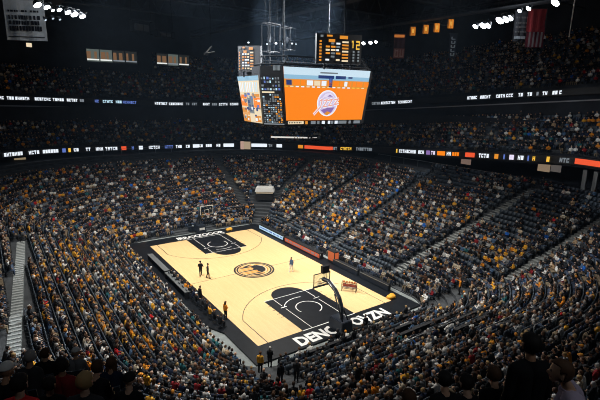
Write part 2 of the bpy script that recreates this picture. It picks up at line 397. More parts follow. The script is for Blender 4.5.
rail('stair_railing', aisle_pts(AISLES[2][0], AISLES[2][1], .6), 'dark handrail climbing through the middle of the right stand')
rail('stair_railing', aisle_pts(AISLES[4][0], AISLES[4][1], .6), 'dark handrail on the stair aisle in the far right corner')
P = [(x, y, zrow(NROW-1)) for x, y, *_ in loop(DLOW+.1, 2.2, (4, 5))]
rail('concourse_railing', P, 'pale railing along the top row of the right lower stand', every=3, m=M_RAIL)
P = [(x, y, zrow(NROW-1)) for x, y, *_ in loop(DLOW+.1, 2.2, (2, 3))]
rail('concourse_railing', P, 'pale railing along the top row of the far lower stand', every=3, m=M_RAIL)
# rails between rows of the near stand
for (x0, x1, y, lab) in ((-2.0, 9.5, -24.3, 'thin bright rail behind the lower rows of the near stand'), (1.5, 12.5, -27.7, 'thin bright rail across the middle rows of the near stand'),
                         (3.2, 13.5, -30.3, 'thin bright rail across the upper rows of the near stand')):
    d = -y-B0; z = zlow(d)
    rail('row_railing', [(x0, y, z), ((x0+x1)/2, y, z), (x1, y, z)], lab, m=M_RAIL, every=2.9, post_h=1.15)

# long black counters in front of rows of the near stand
for k, (x0, x1, i) in enumerate(((-5.5, 7.0, 1), (-3.5, 8.5, 3), (-1.5, 8.0, 5), (1.0, 9.8, 7), (2.5, 10.5, 9), (3.8, 11.4, 12))):
    y = -B0-i*ROWD-.08; z = zrow(i)
    L_ = x1-x0; t = empty('row_counter', ((x0+x1)/2, y, z), 0, 'long black counter in the near stand, %s up from the court' % ['first', 'second', 'third', 'fourth', 'fifth', 'topmost'][k], 'counter', 'counters in the near stand')
    q = MB(); q.box((0, -.05, .80), (L_, .28, .045)); q.build('counter_top', M_BLACK, t)
    q = MB(); q.box((0, .07, .45), (L_, .03, .68)); q.build('front_panel', M_BLACK, t)
    for e in np.linspace(-.49, .49, 5): q = MB(); q.box((L_*e, .03, .4), (.05, .06, .78)); q.build('support', M_STEEL, t)
# ------------------------------------------------------------------ basketball hoops
def hoop(y, s, label):
    t = empty('basketball_hoop', (-.35 if s < 0 else .35, y, .05), 0 if s < 0 else PI, label, 'basketball hoop'); t.scale = (1, 1, 1.08 if s < 0 else 1.14)
    # local: court lies toward +y
    q = MB(); q.box((0, -.2, .62), (1.25, 1.9, .85), taper=.9); q.box((0, -.2, .12), (1.15, 1.8, .2)); q.build('padded_base', M_PAD, t, bevel=.05)
    for x in (-.5, .5):
        for yy in (-.9, .5): q = MB(); q.tube([(x-.04, yy, .06), (x+.04, yy, .06)], .07, 0, 10); q.build('wheel', M_BLACK, t, True)
    q = MB(); q.box((0, .785, .62), (.8, .02, .3)); q.build('base_logo_panel', M_WHITE, t)
    q = MB(); pts = [(0, -.3, 1.0), (0, -.25, 1.9), (0, .1, 2.6), (0, .75, 3.15), (0, 1.7, 3.55), (0, 2.45, 3.5)]
    for a, b_ in zip(pts, pts[1:]): q.tube([a, b_], .17, 0, 8)
    q.build('boom_arm', M_PAD, t)
    q = MB()
    for a, b_ in zip(pts, pts[1:]): q.tube([(a[0]-.16, a[1]+.0, a[2]+.08), (b_[0]-.16, b_[1], b_[2]+.08)], .045, 0, 6); q.tube([(a[0]+.16, a[1], a[2]+.08), (b_[0]+.16, b_[1], b_[2]+.08)], .045, 0, 6)
    q.build('arm_trim', M_RAIL, t)
    q = MB(); q.tube([(-.3, -.8, 1.0), (-.15, .6, 2.85)], .06); q.tube([(.3, -.8, 1.0), (.15, .6, 2.85)], .06); q.build('brace', M_STEEL, t, True)
    Y = 2.62
    g = MB(); g.box((0, Y, 3.43), (1.78, .02, 1.02)); g.build('backboard_glass', M_GLASS, t)
    q = MB()
    for x in (-.9, .9): q.box((x, Y, 3.43), (.06, .06, 1.1))
    for z in (2.89, 3.97): q.box((0, Y, z), (1.86, .06, .06))
    q.build('backboard_frame', M_BLACK if s < 0 else M_WHITE, t)
    q = MB()
    for x in (-.3, .3): q.box((x, Y+.02, 3.28), (.05, .012, .45))
    for z in (3.06, 3.5): q.box((0, Y+.02, z), (.65, .012, .05))
    q.build('target_square', M_WHITEP, t)
    q = MB(); q.box((0, Y, 2.84), (1.9, .12, .1)); q.build('bottom_pad', M_PAD, t)
    q = MB(); R_ = .228; P = [(R_*math.cos(a), Y+.15+R_+R_*math.sin(a), 3.0) for a in np.linspace(0, 2*PI, 25)]
    q.tube(P, .012, 0, 6); q.box((0, Y+.09, 2.99), (.14, .14, .06)); q.build('rim', M_RIM, t, True)
    q = MB()
    for k in range(12):
        a = 2*PI*k/12; b2 = a+.26; b3 = a-.26
        for e in (b2, b3): q.tube([(R_*math.cos(a), Y+.15+R_+R_*math.sin(a), 2.99), (.15*math.cos(e), Y+.15+R_+.15*math.sin(e), 2.75), (.12*math.cos(a), Y+.15+R_+.12*math.sin(a), 2.56)], .006, 0, 4)
    q.build('net', M_NET, t)
    k = MB(); k.box((0, 2.2, 4.45), (.74, .32, .62)); sh = k.build('shot_clock', M_BLACK, t)
    k = MB(); put = [(-.12, 0), (.12, 0)]
    for x, _ in put:
        for zz in (.16, 0, -.16): k.box((x, 2.365, 4.45+zz), (.14, .01, .035))
        for zz in (.08, -.08): k.box((x+.06, 2.365, 4.45+zz), (.035, .01, .15))
    k.build('shot_clock_digits', E_AMBER if s < 0 else E_RED, sh)
    q = MB(); q.tube([(0, 2.2, 3.6), (0, 2.2, 4.22)], .03); q.tube([(-.2, 2.2, 3.6), (-.2, 2.2, 4.22)], .02); q.tube([(.2, 2.2, 3.6), (.2, 2.2, 4.22)], .02); q.build('shot_clock_stand', M_BLACK, t)
    return t
hoop(-15.75, -1, 'near basketball hoop on a padded dark base, seen from behind')
hoop(16.7, 1, 'far basketball hoop with glass backboard facing the camera')

# ------------------------------------------------------------------ courtside furniture
def led_table(name, c, L, rz, ecol, label, cat, bars, top=M_BLACK):
    t = empty(name, (*c, 0.05), rz, label, cat)
    q = MB(); q.box((0, 0, .74), (L, .6, .06)); q.build('table_top', top, t)
    q = MB(); q.box((0, -.27, .37), (L, .06, .7)); fr = q.build('display_front', M_BLACK, t)
    q = MB()
    q.box((0, -.305, .4), (L*.98, .02, .5)); q.build('lit_strip', ecol, fr)
    q = MB(); rr = random.Random(len(label))
    x = -L*.45
    while x < L*.42:
        wd = rr.uniform(.12, .34); q.box((x+wd/2, -.32, .4+rr.uniform(-.02, .02)), (wd, .01, .22)); x += wd+rr.choice((.07, .07, .3))
    q.build('lettering', bars, fr)
    for e in (-1, 1):
        q = MB(); q.box((e*(L/2-.05), .1, .37), (.05, .4, .7)); q.build('leg', M_BLACK, t)
    return t
led_table('scorer_table', (8.75, 2.6), 8.0, -PI/2, em('led_table_orange', (.8, .13, .05), .7), 'long scorer table with glowing orange front on the right sideline', 'table', E_DIM)
led_table('advertising_table', (8.75, 10.3), 6.6, -PI/2, E_PALE, 'pale glowing advertising table at the far end of the right sideline', 'table', E_BLUE)
led_table('advertising_table', (-9.1, 6.3), 6.2, PI/2, E_GREY, 'grey lit advertising table on the far part of the left sideline', 'table', E_WHITE, mat('table_grey', (.11, .12, .125), .6))
led_table('advertising_table', (-9.2, -.2), 6.0, PI/2, mat('table_grey', (.11, .12, .125), .6), 'grey topped table in the middle of the left sideline', 'table', M_WHITE, mat('table_grey', (.11, .12, .125), .6))
for (y, lab) in ((-5.6, 'black press table on the right sideline next to the scorer table'), (-10.4, 'black press table on the right sideline near the near corner')):
    t = empty('press_table', (9.15, y, .05), PI/2, lab, 'table')
    q = MB(); q.box((0, 0, .62), (4.4, .5, .05)); q.build('table_top', M_BLACK, t, bevel=.01)
    q = MB(); q.box((0, .22, .31), (4.4, .03, .58)); q.build('skirt', M_PAD, t)
    q = MB(); q.box((0, .25, .645), (4.4, .05, .05)); q.build('edge_strip', M_RAIL, t)
    for e in (-1, 1): q = MB(); q.box((e*2.1, 0, .36), (.05, .4, .72)); q.build('leg', M_BLACK, t)
# glowing orange-red kiosk at the end of the scorer table
t = empty('display_kiosk', (9.3, -3.0, .05), -PI/2, 'orange red glowing display box at the near end of the scorer table', 'display')
q = MB(); q.box((0, 0, .75), (1.3, .7, 1.5)); q.build('body', M_BLACK, t, bevel=.02)
q = MB(); q.box((0, -.36, .85), (1.15, .02, 1.1)); q.box((-.66, 0, .85), (.02, .55, 1.1)); q.box((.66, 0, .85), (.02, .55, 1.1)); q.build('lit_panel', em('kiosk_red', (.85, .17, .05), .6), t)
# ball rack on the court by the right sideline
t = empty('ball_rack', (5.5, -10.35, .05), 2.2, 'small black ball rack standing on the maple near the right sideline', 'ball rack')
for sx in (-.75, .75):
    q = MB(); q.tube([(sx, -.25, 0), (sx, -.25, 1.0)], .03); q.tube([(sx, .25, 0), (sx, .25, 1.0)], .03); q.tube([(sx, -.25, 1.0), (sx, .25, 1.0)], .03); q.build('end_frame', M_BLACK, t)
for z in (.3, .85):
    q = MB(); q.tube([(-.75, -.12, z), (.75, -.12, z)], .03); q.tube([(-.75, .12, z), (.75, .12, z)], .03); q.build('shelf_bars', M_BLACK, t)
q = MB(); q.box((0, -.27, .5), (1.45, .03, .28)); q.build('sign_panel', mat('rack_panel', (.5, .12, .09), .5), t)
q = MB(); q.box((0, -.28, .28), (1.45, .03, .12)); q.build('sign_strip', M_WHITE, t)
M_BALL = mat('ball_orange', (.45, .15, .04), .6, noise=.2, scale=30)
for k, (lx, z) in enumerate([(-.55, .99), (-.28, .99), (0, .99), (.28, .99), (.55, .99)]):
    ca, sa = math.cos(2.2), math.sin(2.2); q = MB(); q.ellipsoid((0, 0, 0), (.12, .12, .12), 0, 14, 10); o = q.build('basketball', M_BALL, None, True)
    o.location = (5.5+lx*ca, -10.35+lx*sa, .05+z)
    tag(o, 'orange basketball on the black rack, %s along its top shelf' % ['at the near end', 'second from the near end', 'in the middle', 'second from the far end', 'at the far end'][4-k], 'basketball', 'basketballs on the rack')
# yellow bags
M_YEL = mat('bag_yellow', (.72, .36, .03), .7, noise=.2, scale=8)
for (x, y, lab) in ((8.0, -13.9, 'yellow bag lying at the near right corner of the court'), (4.3, 15.3, 'yellow cushion lying behind the far baseline')):
    q = MB(); q.ellipsoid((x, y, .24), (.55, .36, .2), 0, 14, 8); q.ellipsoid((x+.2, y+.1, .34), (.3, .25, .14), 0, 12, 7); q.box((x, y, .1), (.8, .5, .1)); o = q.build('sports_bag', M_YEL, None, True); tag(o, lab, 'bag')
# white roofed camera platform and dark tunnel in the far right corner
TX, TY = 14.2, 21.7; tz = zlow(ring_d(TX, TY))
t = empty('tunnel_canopy', (TX, TY, tz), -.62, 'white roofed canopy over the dark tunnel in the far right corner', 'canopy')
q = MB(); q.box((0, 0, 1.75), (3.3, 2.0, .75), taper=.86); q.build('roof', M_WHITE, t, bevel=.06)
for x in (-1.45, 1.45):
    for y in (-.85, .85): q = MB(); q.tube([(x, y, 0), (x, y, 1.45)], .06); q.build('post', M_STEEL, t)
q = MB(); q.box((0, -.95, .45), (3.0, .05, .9)); q.build('front_panel', M_BLACK, t)
q = MB(); q.box((0, -1.0, 1.25), (2.9, .04, .22)); q.build('valance', mat('valance_cream', (.6, .5, .36), .6), t)
t = empty('camera_desk', (.2, 18.0, .05), 0, 'dark camera desk behind the far basket with a pale top', 'desk')
q = MB(); q.box((0, 0, .35), (2.2, .8, .7)); q.build('body', M_PAD, t, bevel=.03)
q = MB(); q.box((0, -.1, .74), (1.0, .5, .05)); q.build('desk_top', mat('desk_grey', (.5, .55, .55), .5), t)
for e in (-1, 1): q = MB(); q.box((e*.9, .3, .9), (.1, .1, .5)); q.build('side_post', M_PAD, t)

# ------------------------------------------------------------------ the hanging scoreboard
yw = math.radians(5)
SBN = np.array([-math.sin(yw), -math.cos(yw)]); SBV = np.array([math.cos(yw), -math.sin(yw)])
SBC = np.array([4.2, -3.69]); SBW, SBS, CK = 10.1, 5.35, 2.15/math.sqrt(2)
ZT, ZB = 22.4, 17.05
def sb_ring(z, taper_in):
    hw, hs = SBW/2-taper_in, SBS/2-taper_in*.6; ck = CK
    P = [(-hw, hs+ck), (hw, hs+ck), (hw+ck, hs), (hw+ck, -hs), (hw, -hs-ck), (-hw, -hs-ck), (-hw-ck, -hs), (-hw-ck, hs)]
    return [Vector((SBC[0]+SBV[0]*a+SBN[0]*b2, SBC[1]+SBV[1]*a+SBN[1]*b2, z)) for a, b2 in P]
TIN = .62
ZT2 = 21.6
sb = empty('hanging_scoreboard', (float(SBC[0]), float(SBC[1]), ZB), 0, 'huge dark scoreboard with glowing orange video screens hanging over the court', 'scoreboard')
def sbchild(o): o.parent = sb; o.matrix_parent_inverse = Matrix.Translation(-Vector((float(SBC[0]), float(SBC[1]), ZB))); return o
q = MB(); T = sb_ring(ZT-.05, .06); Bt = sb_ring(ZB, TIN+.05)
q.add([*T, *Bt], [tuple(range(8)), tuple(range(15, 7, -1))]+[(i, 8+i, 8+(i+1) % 8, (i+1) % 8) for i in range(8)])
body = sbchild(q.build('cabinet', M_BLACK))
class Face:
    """screen face between two upper corners and two lower corners; u 0..1 left to right as seen from outside, v 0..1 upward"""
    def __init__(s, tl, tr, bl, br): s.c = (tl, tr, bl, br); s.n = (tr-tl).cross(tl-bl).normalized()
    def p(s, u, v, off): tl, tr, bl, br = s.c; return bl*(1-u)*(1-v)+br*u*(1-v)+tl*(1-u)*v+tr*u*v+s.n*off
    def rect(s, mb, u0, v0, u1, v1, off, m=0): mb.quad(s.p(u0, v0, off), s.p(u1, v0, off), s.p(u1, v1, off), s.p(u0, v1, off), m)
    def polyg(s, mb, P, off, m=0): mb.add([s.p(u, v, off) for u, v in P], [tuple(range(len(P)))], m)
T = sb_ring(ZT, 0); B2 = sb_ring(ZB, TIN); T2 = sb_ring(ZT2, 0)
# outer corner order: 0 front-left, 1 front-right, 7 left-front, 6 left-back
front = Face(T[0], T[1], B2[0], B2[1]); corner = Face(T2[7], T2[0], B2[7], B2[0]); left = Face(T2[6], T2[7], B2[6], B2[7])
if front.n.dot(Vector((*CAM,))-T[0]) < 0:
    raise SystemExit('face order')
def scr(name, face, rects, parent, off=.03, mats=None):
    mb = MB(); ml = []
    for (u0, v0, u1, v1, m) in rects:
        if m not in ml: ml.append(m)
        face.rect(mb, u0, v0, u1, v1, off, ml.index(m))
    o = mb.build(name, ml)
    if parent is None: return sbchild(o)
    o.parent = parent; return o
main = scr('video_screen', front, [(.01, .085, .99, .985, E_ORANGE)], None, .06)
main['label'] = 'large orange video screen with round emblem'
E_HEAD = em('led_sky', (.62, .80, .92), .95); E_HEAD2 = em('led_haze', (.30, .55, .74), .9)
scr('header_strip', front, [(.01, .86, .99, .985, E_HEAD), (.01, .79, .99, .86, E_HEAD2)], main, .075)
R = [(.40, .90, .60, .925, E_GREY), (.38, .815, .56, .87, E_NAVY), (.58, .815, .70, .87, E_NAVY), (.73, .83, .78, .86, E_NAVY)]
scr('header_words', front, R, main, .09)
rr = random.Random(5); R = [(.01, .655, .99, .79, E_AMBER)]; u = .03
while u < .94:
    wd = rr.uniform(.03, .075); R.append((u, .69, u+wd, .775, rr.choice([E_WHITE, E_ORANGE, E_NAVY, E_CREAM, E_ORANGE]))); u += wd+rr.uniform(.008, .02)
R += [(.505, .665, .545, .83, E_NAVY), (.51, .75, .535, .82, E_BLUE)]
u = .01
while u < .97: R.append((u, .655, u+.035, .675, rr.choice([E_CREAM, E_WHITE, E_YEL]))); u += .06
# sort into layers so nothing shares a depth
scr('portrait_row', front, R[:1], main, .075); scr('portrait_pattern', front, R[1:], main, .09)
# round emblem with script strokes
ASP = SBW/(ZT-ZB)
def circ(cu, cv, r, n=40): return [(cu+r*math.cos(2*PI*i/n), cv+r*ASP*.96*math.sin(2*PI*i/n)) for i in range(n)]
mb = MB(); ECU, ECV = .505, .385
front.polyg(mb, circ(ECU, ECV, .128), .075, 0); front.polyg(mb, circ(ECU, ECV, .118), .085, 1); front.polyg(mb, circ(ECU, ECV, .110), .095, 2)
front.polyg(mb, [(ECU-.09, ECV+.06), (ECU-.03, ECV+.17), (ECU+.03, ECV+.185), (ECU+.085, ECV+.10), (ECU+.04, ECV+.12), (ECU, ECV+.10), (ECU-.04, ECV+.11)], .105, 1)
front.polyg(mb, [(ECU-.01, ECV+.12), (ECU+.02, ECV+.155), (ECU+.06, ECV+.12)], .115, 3)
front.polyg(mb, [(ECU-.08, ECV-.12), (ECU, ECV-.08), (ECU+.09, ECV-.07), (ECU+.05, ECV-.17), (ECU-.02, ECV-.2)], .105, 3)
front.polyg(mb, [(ECU-.04, ECV-.19), (ECU+.0, ECV-.14), (ECU+.05, ECV-.165), (ECU, ECV-.215)], .115, 4)
emb = mb.build('emblem', [E_WHITE, E_LILAC, em('led_lav', (.72, .6, .85), .9), E_PURP, E_AMBER]); emb.parent = main
mb = MB()
def stroke(P, wd, off, m):
    for (a, b2) in zip(P, P[1:]):
        dx, dy = b2[0]-a[0], (b2[1]-a[1])/ASP; L = math.hypot(dx, dy); nx, ny = -dy/L*wd, dx/L*wd*ASP
        front.polyg(mb, [(a[0]-nx, a[1]-ny), (b2[0]-nx, b2[1]-ny), (b2[0]+nx, b2[1]+ny), (a[0]+nx, a[1]+ny)], off, m)
e0, e1 = ECU, ECV
Z1 = [(e0-.17, e1-.2), (e0-.085, e1-.06), (e0-.07, e1+.07), (e0-.10, e1+.04)]
Z2 = [(e0-.05, e1+.05), (e0-.005, e1+.065), (e0-.055, e1-.06), (e0-.01, e1-.05)]
Z3 = [(e0+.0, e1+.05), (e0+.055, e1+.075), (e0+.01, e1-.04), (e0+.06, e1-.03)]
Z4 = [(e0+.07, e1+.06), (e0+.13, e1+.085), (e0+.08, e1-.02), (e0+.14, e1+.0)]
for Pp in (Z1, Z2, Z3, Z4): stroke(Pp, .013, .125, 0)
for Pp in (Z1, Z2, Z3, Z4): stroke(Pp, .006, .135, 1)
o = mb.build('script_strokes', [E_WHITE, E_PINK]); o.parent = main
R = [(.03, .02, .22, .07, E_CREAM)]; u = .27
rr = random.Random(9)
for (u0, u1, m) in ((.24, .27, E_AMBER), (.31, .37, E_DIM), (.39, .42, E_GREY), (.45, .49, E_WHITE), (.53, .56, E_WHITE), (.57, .60, E_DIM), (.62, .66, E_WHITE), (.67, .78, E_GREY), (.81, .84, E_DIM), (.88, .97, E_DIM)): R.append((u0, .015, u1, .07, m))
bar = scr('ticker_bar', front, R, None, .06)
scr('ticker_words', front, [(.04+.02*i, .033, .05+.02*i, .058, M_BLACK) for i in range(8)], bar, .075)
# left face: busy orange and white picture
rr = random.Random(21)
lf = scr('video_screen', left, [(.03, .02, .97, .985, E_CREAM)], None, .06); lf['label'] = 'narrow left screen with busy orange and white pictures'
scr('header_strip', left, [(.03, .89, .97, .985, E_HEAD2)], lf, .075)
R = [(.04, .02, .40, .32, E_AMBER), (.04, .36, .34, .56, E_ORANGE), (.66, .34, .96, .55, E_ORANGE), (.08, .56, .40, .60, E_ORANGE), (.60, .56, .95, .62, E_AMBER), (.36, .2, .64, .58, E_GREY), (.03, .17, .97, .22, E_CREAM),
     (.66, .04, .95, .17, E_AMBER)]
for i in range(42):
    u, v2 = rr.uniform(.1, .85), rr.uniform(.05, .6); wd, h = rr.uniform(.03, .13), rr.uniform(.02, .07)
    R.append((u, v2, u+wd, v2+h, rr.choice([E_WHITE, E_NAVY, E_BLUE, E_CREAM, E_GREY, E_AMBER])))
for i in range(11): R.append((.06+.08*i, .66, .10+.08*i, .86, rr.choice([E_WHITE, E_CREAM, E_WHITE, E_PALE])))
scr('picture_pattern', left, R[:8], lf, .075)
for k in range(3): scr('picture_pattern', left, R[8+k::3], lf, .09+.012*k)
# corner panel: dark statistics grid
cp = scr('statistics_panel', corner, [(.03, .02, .97, .985, M_BLACK)], None, .06); cp['label'] = 'dark corner panel with rows of small lit figures'
R = []; 
for j in range(4):
    for i in range(7):
        if rr.random() < .8: R.append((.06+.125*i, .70+.07*j, .06+.125*i+rr.uniform(.05, .11), .70+.07*j+rr.uniform(.03, .05), rr.choice([E_GREY, E_PALE, E_BLUE, E_DIM])))
R.append((.06, .645, .62, .675, E_CREAM))
for j in range(14):
    for i in range(8):
        if rr.random() < .82:
            R.append((.07+.108*i, .05+.042*j, .07+.108*i+rr.uniform(.05, .095), .05+.042*j+rr.uniform(.018, .032), E_AMBER if (i >= 6 and rr.random() < .55) or rr.random() < .08 else rr.choice([E_GREY, E_DIM, E_GREY, E_PALE])))
scr('lettering', corner, R, cp, .075)
scr('panel_strip', corner, [(.03, .01, .97, .035, E_DIM)], cp, .085)
# black upper corner and top frame
q = MB(); T9 = sb_ring(ZT+.9, .9)
for z, tin in ((ZT+.15, .3), (ZT+.9, .9)):
    P = sb_ring(z, tin); q.tube([*P, P[0]], .09, 0, 6)
for a, b2 in zip(sb_ring(ZT, .3), T9): q.tube([a, b2], .07, 0, 6)
sbchild(q.build('top_frame', M_RIG, None))
q = MB(); P = sb_ring(ZB-.05, TIN+.3); q.tube([*P, P[0]], .07, 0, 6); sbchild(q.build('bottom_ring', M_STEEL, None))
# a white word on the upper corner
cornU = Face(T[7], T[0], T2[7], T2[0])
scr('corner_word', cornU, [(.62+.0*i+.055*i, .45, .655+.055*i, 1.0, E_GREY) for i in range(6)], None, .08)
# two upright statistics boards on top
def stat_board(o, wdir, wd, ht, label, seed, bignum):
    v = Vector((*wdir, 0)); tl = Vector(o)+Vector((0, 0, ht)); F_ = Face(tl, tl+v*wd, Vector(o), Vector(o)+v*wd)
    mb = MB(); c_ = F_.p(.5, .5, -.25); mb.box(c_, (wd, .45, ht), 0, math.atan2(v.y, v.x)); bd = sbchild(mb.build('statistics_board', M_BLACK)); bd['label'] = label
    rr = random.Random(seed); R = [(.08, .88, .14, .95, E_GREY), (.22, .9, .34, .96, E_AMBER), (.5, .84, .68, .95, E_AMBER), (.26, .72, .4, .82, E_AMBER)]
    for j in range(7):
        R.append((.06, .08+.105*j, .11, .14+.105*j, E_AMBER)); R.append((.56, .08+.105*j, .70, .135+.105*j, E_AMBER if j % 3 else E_CREAM))
    for j in range(6):
        for i in range(3):
            if rr.random() < .85: R.append((.20+.115*i, .10+.11*j, .20+.115*i+rr.uniform(.06, .1), .16+.11*j, rr.choice([E_CREAM, E_GREY, E_WHITE, E_AMBER])))
    if bignum:
        for i in range(4): R.append((.80, .1+.1*i, .84, .16+.1*i, E_GREY)); R.append((.91, .1+.1*i, .95, .16+.1*i, E_GREY))
    def add(nm, R, off):
        mb = MB(); ml = []
        for (u0, v0, u1, v1, m) in R:
            if m not in ml: ml.append(m)
            F_.rect(mb, u0, v0, u1, v1, off, ml.index(m))
        x = mb.build(nm, ml); x.parent = bd; return x
    add('lettering', R, .03)
    if bignum:
        D = [(.79, .55, .81, .80), (.77, .74, .80, .80), (.87, .74, .95, .80), (.93, .66, .95, .78), (.87, .63, .95, .68), (.87, .52, .89, .65), (.87, .50, .95, .55)]
        add('score_digits', [(a, b2, c2, d2, E_YEL) for a, b2, c2, d2 in D], .035)
    q = MB(); q.tube([F_.p(.2, 0, -.35)+Vector((0, 0, -.5)), F_.p(.2, .1, -.35)], .08); q.tube([F_.p(.8, 0, -.35)+Vector((0, 0, -.5)), F_.p(.8, .1, -.35)], .08)
    x = q.build('bracket', M_STEEL); x.parent = bd
_a = at(316, 67, 43.5)
stat_board((_a[0], _a[1], 22.75), (.93, -.37), 4.4, 2.65, 'black board with amber figures and a large yellow score', 3, True)
_a = at(238, 75, 45.0)
stat_board((_a[0], _a[1], 21.9), (.62, -.78), 2.3, 2.35, 'black board with amber figures over the left screen', 4, False)
# steel hangers up to the roof
hang = []
for k, (da, db) in enumerate(((-3.5, 1.5), (3.5, 1.5), (3.5, -1.5), (-3.5, -1.5))):
    q = MB(); a = Vector((float(SBC[0]+SBV[0]*da+SBN[0]*db), float(SBC[1]+SBV[1]*da+SBN[1]*db), ZT-.1)); q.tube([a, a+Vector((0, 0, 36.4-ZT))], .07, 0, 6); sbchild(q.build('suspension_cable', M_RIG))

# ------------------------------------------------------------------ ribbon boards round the bowl
def ring_hit(px, py, d):
    """where the sight line in direction (px, py) meets the loop at offset d"""
    q0 = at(px, py, 1.0)-CAM; lo = None
    ts = np.linspace(20, 140, 2401); P = CAM+ts[:, None]*q0
    qx = np.abs(P[:, 0])-SX; qy = np.abs(P[:, 1])-SY
    s = np.hypot(np.maximum(qx, 0), np.maximum(qy, 0))+np.minimum(np.maximum(qx, qy), 0)-R0-d
    i = np.where((s[:-1] <= 0) & (s[1:] > 0))[0][-1]; return P[i]
def ring_param(d, part):
    P = np.array(loop_fixed(d, part, 24, 24)); L = np.concatenate([[0], np.cumsum(np.linalg.norm(np.diff(P, axis=0), axis=1))]); return P, L
def ring_eval(P, L, s):
    s = np.clip(s, 0, L[-1]-1e-4); i = min(len(L)-2, int(np.searchsorted(L, s, side='right'))-1); t = (s-L[i])/(L[i+1]-L[i]); return P[i]+(P[i+1]-P[i])*t
def ring_s(P, L, xy):
    best = (1e9, 0)
    for i in range(len(P)-1):
        v = P[i+1]-P[i]; t = np.clip(((xy-P[i])@v)/(v@v), 0, 1); dd = np.linalg.norm(xy-P[i]-v*t)
        if dd < best[0]: best = (dd, L[i]+t*(L[i+1]-L[i]))
    return best[1]
def ribbon(name, d, part, zc, zf, h, label, items):
    """items: (px0, px1, py, material, style)"""
    t = empty(name, (0, 0, 0), 0, label, 'ribbon board')
    P, L = ring_param(d, part)
    mb = MB(); strip(mb, [(d+.05, zc-h/2-.12), (d-.25, zc-h/2-.12), (d-.25, zc+h/2+.12), (d+.05, zc+h/2+.12)], part, 0, zf); mb.build('casing', M_BLACK, t)
    P2, L2 = ring_param(d-.37, part); rr = random.Random(len(items))
    for (a, b2, py, m, style) in items:
        s0 = ring_s(P2, L2, ring_hit(a, py, d-.37)[:2]); s1 = ring_s(P2, L2, ring_hit(b2, py, d-.37)[:2])
        mb = MB()
        def blk(u0, u1, v0, v1):
            n = max(1, int((u1-u0)/1.2))
            for i in range(n):
                x0 = ring_eval(P2, L2, u0+(u1-u0)*i/n); x1 = ring_eval(P2, L2, u0+(u1-u0)*(i+1)/n)
                za, zb = zf(*x0), zf(*x1); lo, hi = zc-h/2+h*v0, zc-h/2+h*v1
                mb.quad((*x0, lo+za), (*x1, lo+zb), (*x1, hi+zb), (*x0, hi+za))
        if style == 'solid': blk(s0, s1, .05, .95)
        else:
            lw = h*.56; s = s0
            while s+lw*.9 <= s1+1e-6:
                k = rr.randrange(4)
                if style == 'dense' or k == 0: blk(s, s+lw*.84, .12, .88)
                elif k == 1: blk(s, s+lw*.3, .12, .88); blk(s+lw*.35, s+lw*.8, .62, .88); blk(s+lw*.35, s+lw*.8, .12, .35)
                elif k == 2: blk(s, s+lw*.28, .12, .88); blk(s+lw*.52, s+lw*.82, .12, .88); blk(s+lw*.28, s+lw*.52, .4, .62)
                else: blk(s, s+lw*.8, .66, .9); blk(s+lw*.25, s+lw*.55, .1, .66)
                s += lw
        mb.build('message', m, t)
    return t
W, O, RD, Y, B_, D_, A_ = E_WHITE, E_ORANGE, E_RED, E_YEL, E_BLUE, E_DIM, E_AMBER
LOW = [(0, 1.5, 155, W, 't'), (4, 24, 154.6, W, 't'), (29, 40, 153.3, W, 't'), (43, 60, 152.5, W, 'dense'), (62.5, 66, 152, B_, 'solid'), (68.5, 71, 151.5, Y, 'solid'), (74, 81, 151.5, W, 't'), (86, 93, 151, W, 't'), (96, 104, 150.6, W, 't'), (105.5, 118, 150.3, W, 't'),
       (121.5, 126.5, 149.8, RD, 'solid'), (132, 136, 149.5, B_, 't'), (139, 143, 149.2, W, 'solid'), (149, 160, 148.9, W, 't'), (165, 174, 148.5, B_, 't'), (176, 184, 148.2, W, 't'), (186, 191, 148, W, 't'), (193, 199, 147.7, W, 'solid'), (199, 203, 147.6, W, 't'), (206, 214, 147.3, W, 'dense'), (216.5, 222, 147, W, 't'), (223.5, 234, 146.6, W, 'solid'),
       (240.5, 267, 146.2, W, 'solid'), (268.5, 274, 146.2, D_, 't'), (276.5, 282, 146.2, W, 'solid'),
       (298, 303, 146, A_, 'solid'), (304.5, 333, 146.3, RD, 'solid'), (333.5, 339, 147, D_, 't'), (340.5, 353, 147, Y, 't'), (356, 373, 148.5, D_, 't'), (396, 397.3, 150.6, Y, 'solid'), (399, 417, 151, W, 't'), (418, 424, 151.8, W, 't'), (426, 430, 152.5, E_PURP, 'solid'), (431, 436, 152.8, E_LILAC, 't'), (437, 445, 153.5, O, 'solid'), (446.5, 451, 154, W, 't'), (452, 461, 154.6, O, 'dense'), (465, 474.5, 156, RD, 'solid'), (478.5, 489.5, 157, W, 't'),
       (494, 498, 158, A_, 'solid'), (503, 504.5, 158.4, B_, 'solid'), (509, 513.5, 159, E_LILAC, 'solid'), (517.5, 525, 160, W, 't'), (527, 528.5, 160.3, B_, 'solid'), (532, 536, 161, Y, 't'), (546, 549, 162, Y, 'solid'), (559, 569, 163.2, D_, 't'), (574, 612, 165.5, RD, 'solid')]
ribbon('ribbon_board', 24.5, UP, 9.62, tilt, .74, 'lower ribbon board of white, orange and red lit words circling above the lower stands', LOW)
